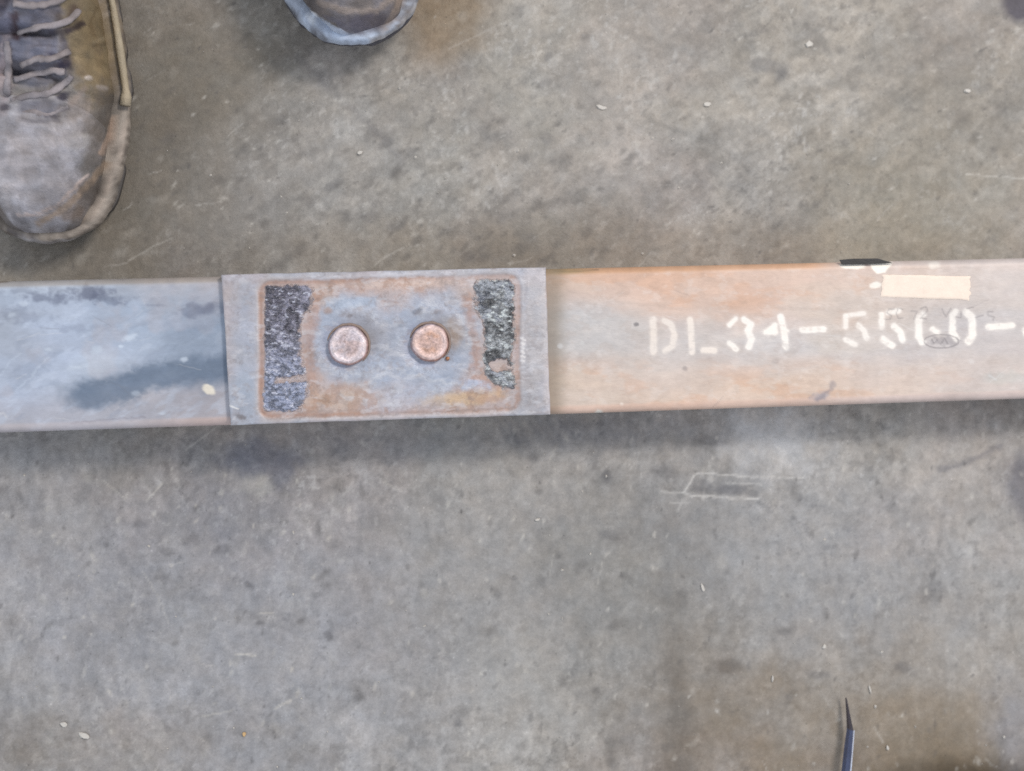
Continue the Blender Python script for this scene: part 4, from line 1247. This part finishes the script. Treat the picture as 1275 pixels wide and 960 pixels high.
    C[..., 3] = .62
    C = marked(P, C)
    lum = C[..., :3].mean(-1)
    P[..., 2] += np.clip((lum - lum.mean()) * .012, -.0035, .0025)      # folds: dark paint sits low, worn leather stands proud
    P_up = P.copy()
    y1_, z1_ = P[..., 1] * cp_ - P[..., 2] * sp_, P[..., 1] * sp_ + P[..., 2] * cp_
    UP_U, UP_V = pix(P[..., 0] * cr_ - y1_ * sr_ + name_loc[0], P[..., 0] * sr_ + y1_ * cr_ + name_loc[1], z1_ + name_loc[2])
    me = mesh_np('upper', P.reshape(-1, 3), grid_faces(len(ya), len(aa)), C.reshape(-1, 4))
    link('upper', me, M_LEATHER, root)
    # boot shaft (mostly outside the picture)
    rows = []
    for z, k in [(.028, 1.0), (.06, .98), (.10, .92), (.14, .86), (.17, .84), (.19, .86), (.195, .90), (.19, .80), (.12, .74)]:
        for j in range(48):
            a = 2 * math.pi * j / 48
            rows.append((.038 * k * math.cos(a) * (1 + .04 * math.sin(5 * a + z * 60)), .235 + .054 * k * math.sin(a), z))
    Ff = grid_faces(9, 48)
    r = np.arange(8)
    Ff = np.concatenate([Ff, np.stack([r * 48 + 47, r * 48, (r + 1) * 48, (r + 1) * 48 + 47], -1)])
    me = mesh_np('shaft', np.array(rows), Ff, np.tile(np.r_[tone['panel'], .7], (9 * 48, 1)))
    link('shaft', me, M_LEATHER, root)
    # toe cap: a second skin over the toe, with a raised edge
    yc = np.linspace(.0062, .092, 70)
    A, Yg = np.meshgrid(np.linspace(.16, math.pi - .16, 90), yc)
    Yb = .0062 + (Yg - .0062) * (1.0 - .18 * np.abs(np.cos(A)) ** 2)
    edge_ = ss(.0, .10, A - .16) * ss(.0, .10, math.pi - .16 - A) * (1 - ss(.95, 1.0, (Yg - .0062) / (.092 - .0062)))
    P = surf(Yb, A, .0022)
    P = P + (surf(Yb, A, -.0008) - P) * (1 - edge_)[..., None]
    n1 = fbm(P[..., 0], P[..., 1], .028, 4, seed + 5)
    n2 = fbm(P[..., 0], P[..., 1], .007, 4, seed + 6)
    g = tone['cap'] * np.ones(A.shape + (1,))
    kk = (ss(.48, .66, n1) * .5)[..., None]
    g = g * (1 - kk) + tone['cap2'] * kk
    kk = (ss(.60, .74, np.abs(np.cos(A)) + .25 * (n1 - .5)) * (1 - ss(.070, .085, Yg)) * .75)[..., None]
    g = g * (1 - kk) + own(112, 104, 98) * kk
    kk = (ss(.55, .7, fbm(P[..., 0], P[..., 1], .014, 4, seed + 7)) * .35)[..., None]
    g = g * (1 - kk) + tone['dark'] * kk
    C = np.dstack([g * (.76 + .48 * n2[..., None]), np.full(A.shape, .55)])
    C = marked(P, C)
    lum = C[..., :3].mean(-1)
    P[..., 2] += np.clip((lum - lum.mean()) * .008, -.0025, .002)
    me = mesh_np('toe_cap', P.reshape(-1, 3), grid_faces(len(yc), 90), C.reshape(-1, 4))
    link('toe_cap', me, M_LEATHER, root)

    # laces, laid along the places where the photograph shows them
    for path in laces:
        pts = []
        q0 = np.array(path, float)
        tq = np.linspace(0, len(q0) - 1, 26)
        uu, vv = np.interp(tq, np.arange(len(q0)), q0[:, 0]), np.interp(tq, np.arange(len(q0)), q0[:, 1])
        for _ in range(2):
            uu[1:-1] = (uu[:-2] + uu[1:-1] + uu[2:]) / 3
            vv[1:-1] = (vv[:-2] + vv[1:-1] + vv[2:]) / 3
        for u, v in zip(uu, vv):
            pts.append(P_up[np.unravel_index(np.argmin((UP_U - u) ** 2 + (UP_V - v) ** 2), UP_U.shape)] + np.array([0, 0, .0012]))
        pts = np.array(pts)
        for _ in range(4):
            pts[1:-1] = (pts[:-2] + pts[1:-1] + pts[2:]) / 3
        Vt, Ft = tube(pts, [.0016 + .0012 * float(vn(np.array([i * .5]), np.array([path[0][0] * .37]), 5)[0]) for i in range(26)], 9, flat=.6)
        Vt = np.array(Vt)
        C = np.column_stack([tone['lace'] * (.30 + .85 * fbm(Vt[:, 0], Vt[:, 1], .008, 3, seed, .7))[:, None], np.full(len(Vt), .7)])
        me = poly_mesh('lace', Vt, Ft, True, (0, 0, 0, 1))
        me.color_attributes['paint'].data.foreach_set('color', C.astype(np.float32).ravel())
        link('lace', me, M_LEATHER, root)
    if not laces:
        for k in range(6):
            for a0_, a1_, dy in ((1.05, 2.05, .009), (2.09, 1.09, .006)):
                a_ = np.linspace(a0_, a1_, 16)
                pts = surf(.106 + .017 * k + dy * np.linspace(0, 1, 16), a_, .0012)
                Vt, Ft = tube(pts, .0022, 8, flat=.6)
                link('lace', poly_mesh('lace', Vt, Ft, True, (*(tone['lace'] * .75), .7)), M_LEATHER, root)
    return root


tone_a = dict(sole=own(90, 86, 84), mid=own(160, 150, 140), welt=own(172, 160, 138), grey=own(144, 138, 134), panel=own(138, 124, 100),
              tongue=own(118, 120, 136), dark=own(88, 80, 74), dust=own(150, 140, 128), cap=own(166, 163, 168), cap2=own(188, 186, 190),
              seam=own(160, 144, 126), lace=own(164, 156, 158), lace2=own(134, 124, 130))
tone_b = dict(sole=own(92, 92, 100), mid=own(190, 202, 220), welt=own(196, 200, 208), grey=own(140, 132, 128), panel=own(120, 110, 96),
              tongue=own(96, 98, 112), dark=own(90, 86, 92), dust=own(150, 144, 138), cap=own(132, 128, 132), cap2=own(156, 146, 138),
              seam=own(178, 168, 156), lace=own(140, 134, 134), lace2=own(104, 98, 104))
p = at(66, 307, .012)
boot((p[0], p[1], 0), math.radians(2), tone_a, 'dusty grey toe capped work boot nearest the beam with laces showing', 4, NEAR_BOOT,
     laces=[[(22, 42), (45, 34), (70, 32), (88, 26), (98, 13)], [(28, 80), (48, 73), (66, 74), (86, 64)], [(16, 127), (38, 118), (60, 118), (76, 108), (90, 96)],
            [(16, 4), (42, 9), (70, 3), (95, -12)], [(20, 100), (44, 92), (66, 88), (82, 90)], [(14, 146), (40, 140), (62, 142), (86, 132)],
            [(10, 52), (12, 84), (9, 118)]])
p = at(464, 60, .024)
rb = boot((p[0], p[1], .010), math.radians(18), tone_b, 'work boot cut off by the top edge so only its pale rubber toe shows', 9, FAR_BOOT, math.radians(-1.9))
rb.rotation_euler = (math.radians(-1.9), 0, math.radians(18))

# ------------------------------------------------------------------ blue pointed tool at the lower edge
tip, knee, end_ = at(1053.5, 869, .006), at(1059, 908, .010), at(1051, 985, .012)
root = empty('marking_tool', (tip[0], tip[1], 0), 0, category='marking tool', label='thin blue tool with a dark bent pointed tip at the bottom edge')
o_ = np.array([tip[0], tip[1], 0])


def blade(pts, widths, heights, name, col, rough, light=None):
    V_, F_ = [], []
    for q, wd, hh in zip(pts, widths, heights):
        q = q - o_
        V_ += [(q[0] - wd, q[1], q[2] - hh), (q[0] - wd * .9, q[1], q[2] + hh * .4), (q[0] + wd * .45, q[1], q[2] + hh), (q[0] + wd, q[1], q[2] + hh * .5), (q[0] + wd, q[1], q[2] - hh)]
    n_ = len(pts)
    for i in range(n_ - 1):
        for j in range(5):
            k = (j + 1) % 5
            F_.append((i * 5 + j, (i + 1) * 5 + j, (i + 1) * 5 + k, i * 5 + k))
    F_.append((0, 1, 2, 3, 4))
    F_.append(tuple((n_ - 1) * 5 + j for j in range(5))[::-1])
    me = poly_mesh(name, V_, F_, False, (*col, rough))
    me.validate()
    link(name, me, M_BOLT if name == 'point' else M_LEATHER, root)
    return V_


blade([tip, (tip * .5 + knee * .5), knee], [.0003, .0008, .0014], [.001, .0025, .004], 'point', own(78, 72, 78), .5)
far_end = end_ + (end_ - knee) * 1.6
blade([knee, (knee * .7 + end_ * .3), end_, far_end], [.0013, .0015, .0018, .0021], [.004, .005, .005, .006], 'handle', own(84, 92, 120), .45)
V_, F_ = tube([knee - o_ + np.array([.0014, 0, .0035]), end_ - o_ + np.array([.0018, 0, .005]), far_end - o_ + np.array([.0021, 0, .006])], [.0004, .0006, .0007], 7)
link('edge_strip', poly_mesh('edge_strip', V_, F_, True, (*own(205, 214, 232), .35)), M_LEATHER, root)


# ------------------------------------------------------------------ chips and grit lying on the floor
def chip_mesh(name, rx, ry, th, seed):
    rng = np.random.default_rng(seed)
    n_ = 9
    V_ = []
    for z, k in ((0, 1.0), (th, .82)):
        for j in range(n_):
            a = 2 * math.pi * j / n_
            q = k * (.72 + .5 * rng.random()) if z == 0 else k * (.8 + .2 * rng.random())
            V_.append((rx * q * math.cos(a), ry * q * math.sin(a), z + (th * .4 * rng.random() if z else 0)))
    F_ = [(j, (j + 1) % n_, n_ + (j + 1) % n_, n_ + j) for j in range(n_)] + [tuple(range(n_, 2 * n_))]
    return poly_mesh(name, V_, F_)


CH = [(875, 732, 3.0, 7.5, 18, 'pale torn flake right of the middle of the lower floor'),
      (1007, 55, 6.5, 5.5, 10, 'round cream paint spot flake high on the right'),
      (880, 130, 7.0, 4.5, 0, 'pale chip above the stencilled number near the top'),
      (105, 916, 8.5, 5.0, -20, 'larger of two pale chips at the lower left'),
      (79, 902, 5.5, 4.0, -30, 'smaller of two pale chips at the lower left'),
      (749, 134, 9.0, 4.0, -15, 'long pale chip above the cover plate end'),
      (1205, 113, 6.0, 3.5, 0, 'pale chip near the upper right edge'),
      (448, 190, 5.0, 3.2, 25, 'white chip midway between cover plate and boots'),
      (1105, 931, 2.4, 5.0, 15, 'cream sliver just right of the blue tool'),
      (1083, 858, 1.6, 8.5, 14, 'thin pale splinter above and right of the blue tool'),
      (1026, 805, 3.6, 3.8, 0, 'small round pale chip above the blue tool'),
      (962, 845, 1.8, 5.5, -5, 'thin white sliver left of the blue tool'),
      (669, 647, 4.6, 2.4, 10, 'bright white chip below the right end of the cover plate'),
      (304, 914, 3.2, 4.0, 0, 'ochre crumb near the bottom left')]
for i, (u, v, ru, rv, a, lab) in enumerate(CH):
    q = at(u, v, 0)
    me = chip_mesh('floor_chip', ru * .00045, rv * .00045, .0008, i + 3)
    o = link('floor_chip', me, M_CHIPO if 'ochre' in lab else M_CHIP, None, category='chip', label=lab, group='chips scattered on the floor')
    o.location = (q[0], q[1], -.0001)
    o.rotation_euler = (0, 0, math.radians(a))

rng = np.random.default_rng(77)
V_, F_ = [], []
fixed = [(517, 196), (262, 218), (350, 245), (357, 265), (555, 222), (645, 188), (390, 127), (372, 150), (845, 234), (812, 172), (838, 173), (898, 203), (683, 765),
         (755, 593), (1098, 812), (1027, 672), (700, 710), (375, 870), (1090, 880), (1228, 928), (1140, 905), (725, 612), (735, 690), (545, 240), (620, 205),
         (640, 318), (497, 110), (800, 316), (1080, 930), (1250, 918), (345, 955), (98, 717), (365, 663), (365, 740), (185, 680), (30, 592), (528, 780), (700, 770)]
spots = [(u, v, rng.uniform(1.6, 3.0)) for u, v in fixed]
for i in range(220):
    spots.append((rng.uniform(-120, 1400), rng.uniform(-120, 1080), rng.uniform(.6, 1.5)))
for (u, v, r) in spots:
    if 325 < v < 545:
        continue
    q = at(u, v, 0)
    a0 = rng.uniform(0, 6.28)
    rr = r * .00055
    el = rng.uniform(.4, 1)
    b0 = len(V_)
    for j in range(6):
        a = a0 + j * math.pi / 3
        k = rng.uniform(.7, 1.1)
        cx_, cy_ = rr * k * math.cos(a), rr * k * el * math.sin(a)
        cr, sr = math.cos(a0 if v > 330 else .6), math.sin(a0 if v > 330 else .6)
        V_.append((q[0] + cx_ * cr - cy_ * sr, q[1] + cx_ * sr + cy_ * cr, -.0002))
    V_.append((q[0], q[1], .0003 + rr * .5))
    F_ += [(b0 + j, b0 + (j + 1) % 6, b0 + 6) for j in range(6)]
link('grit', poly_mesh('grit', V_, F_), M_CHIP, None, kind='stuff', label='fine pale grit scattered over the concrete')
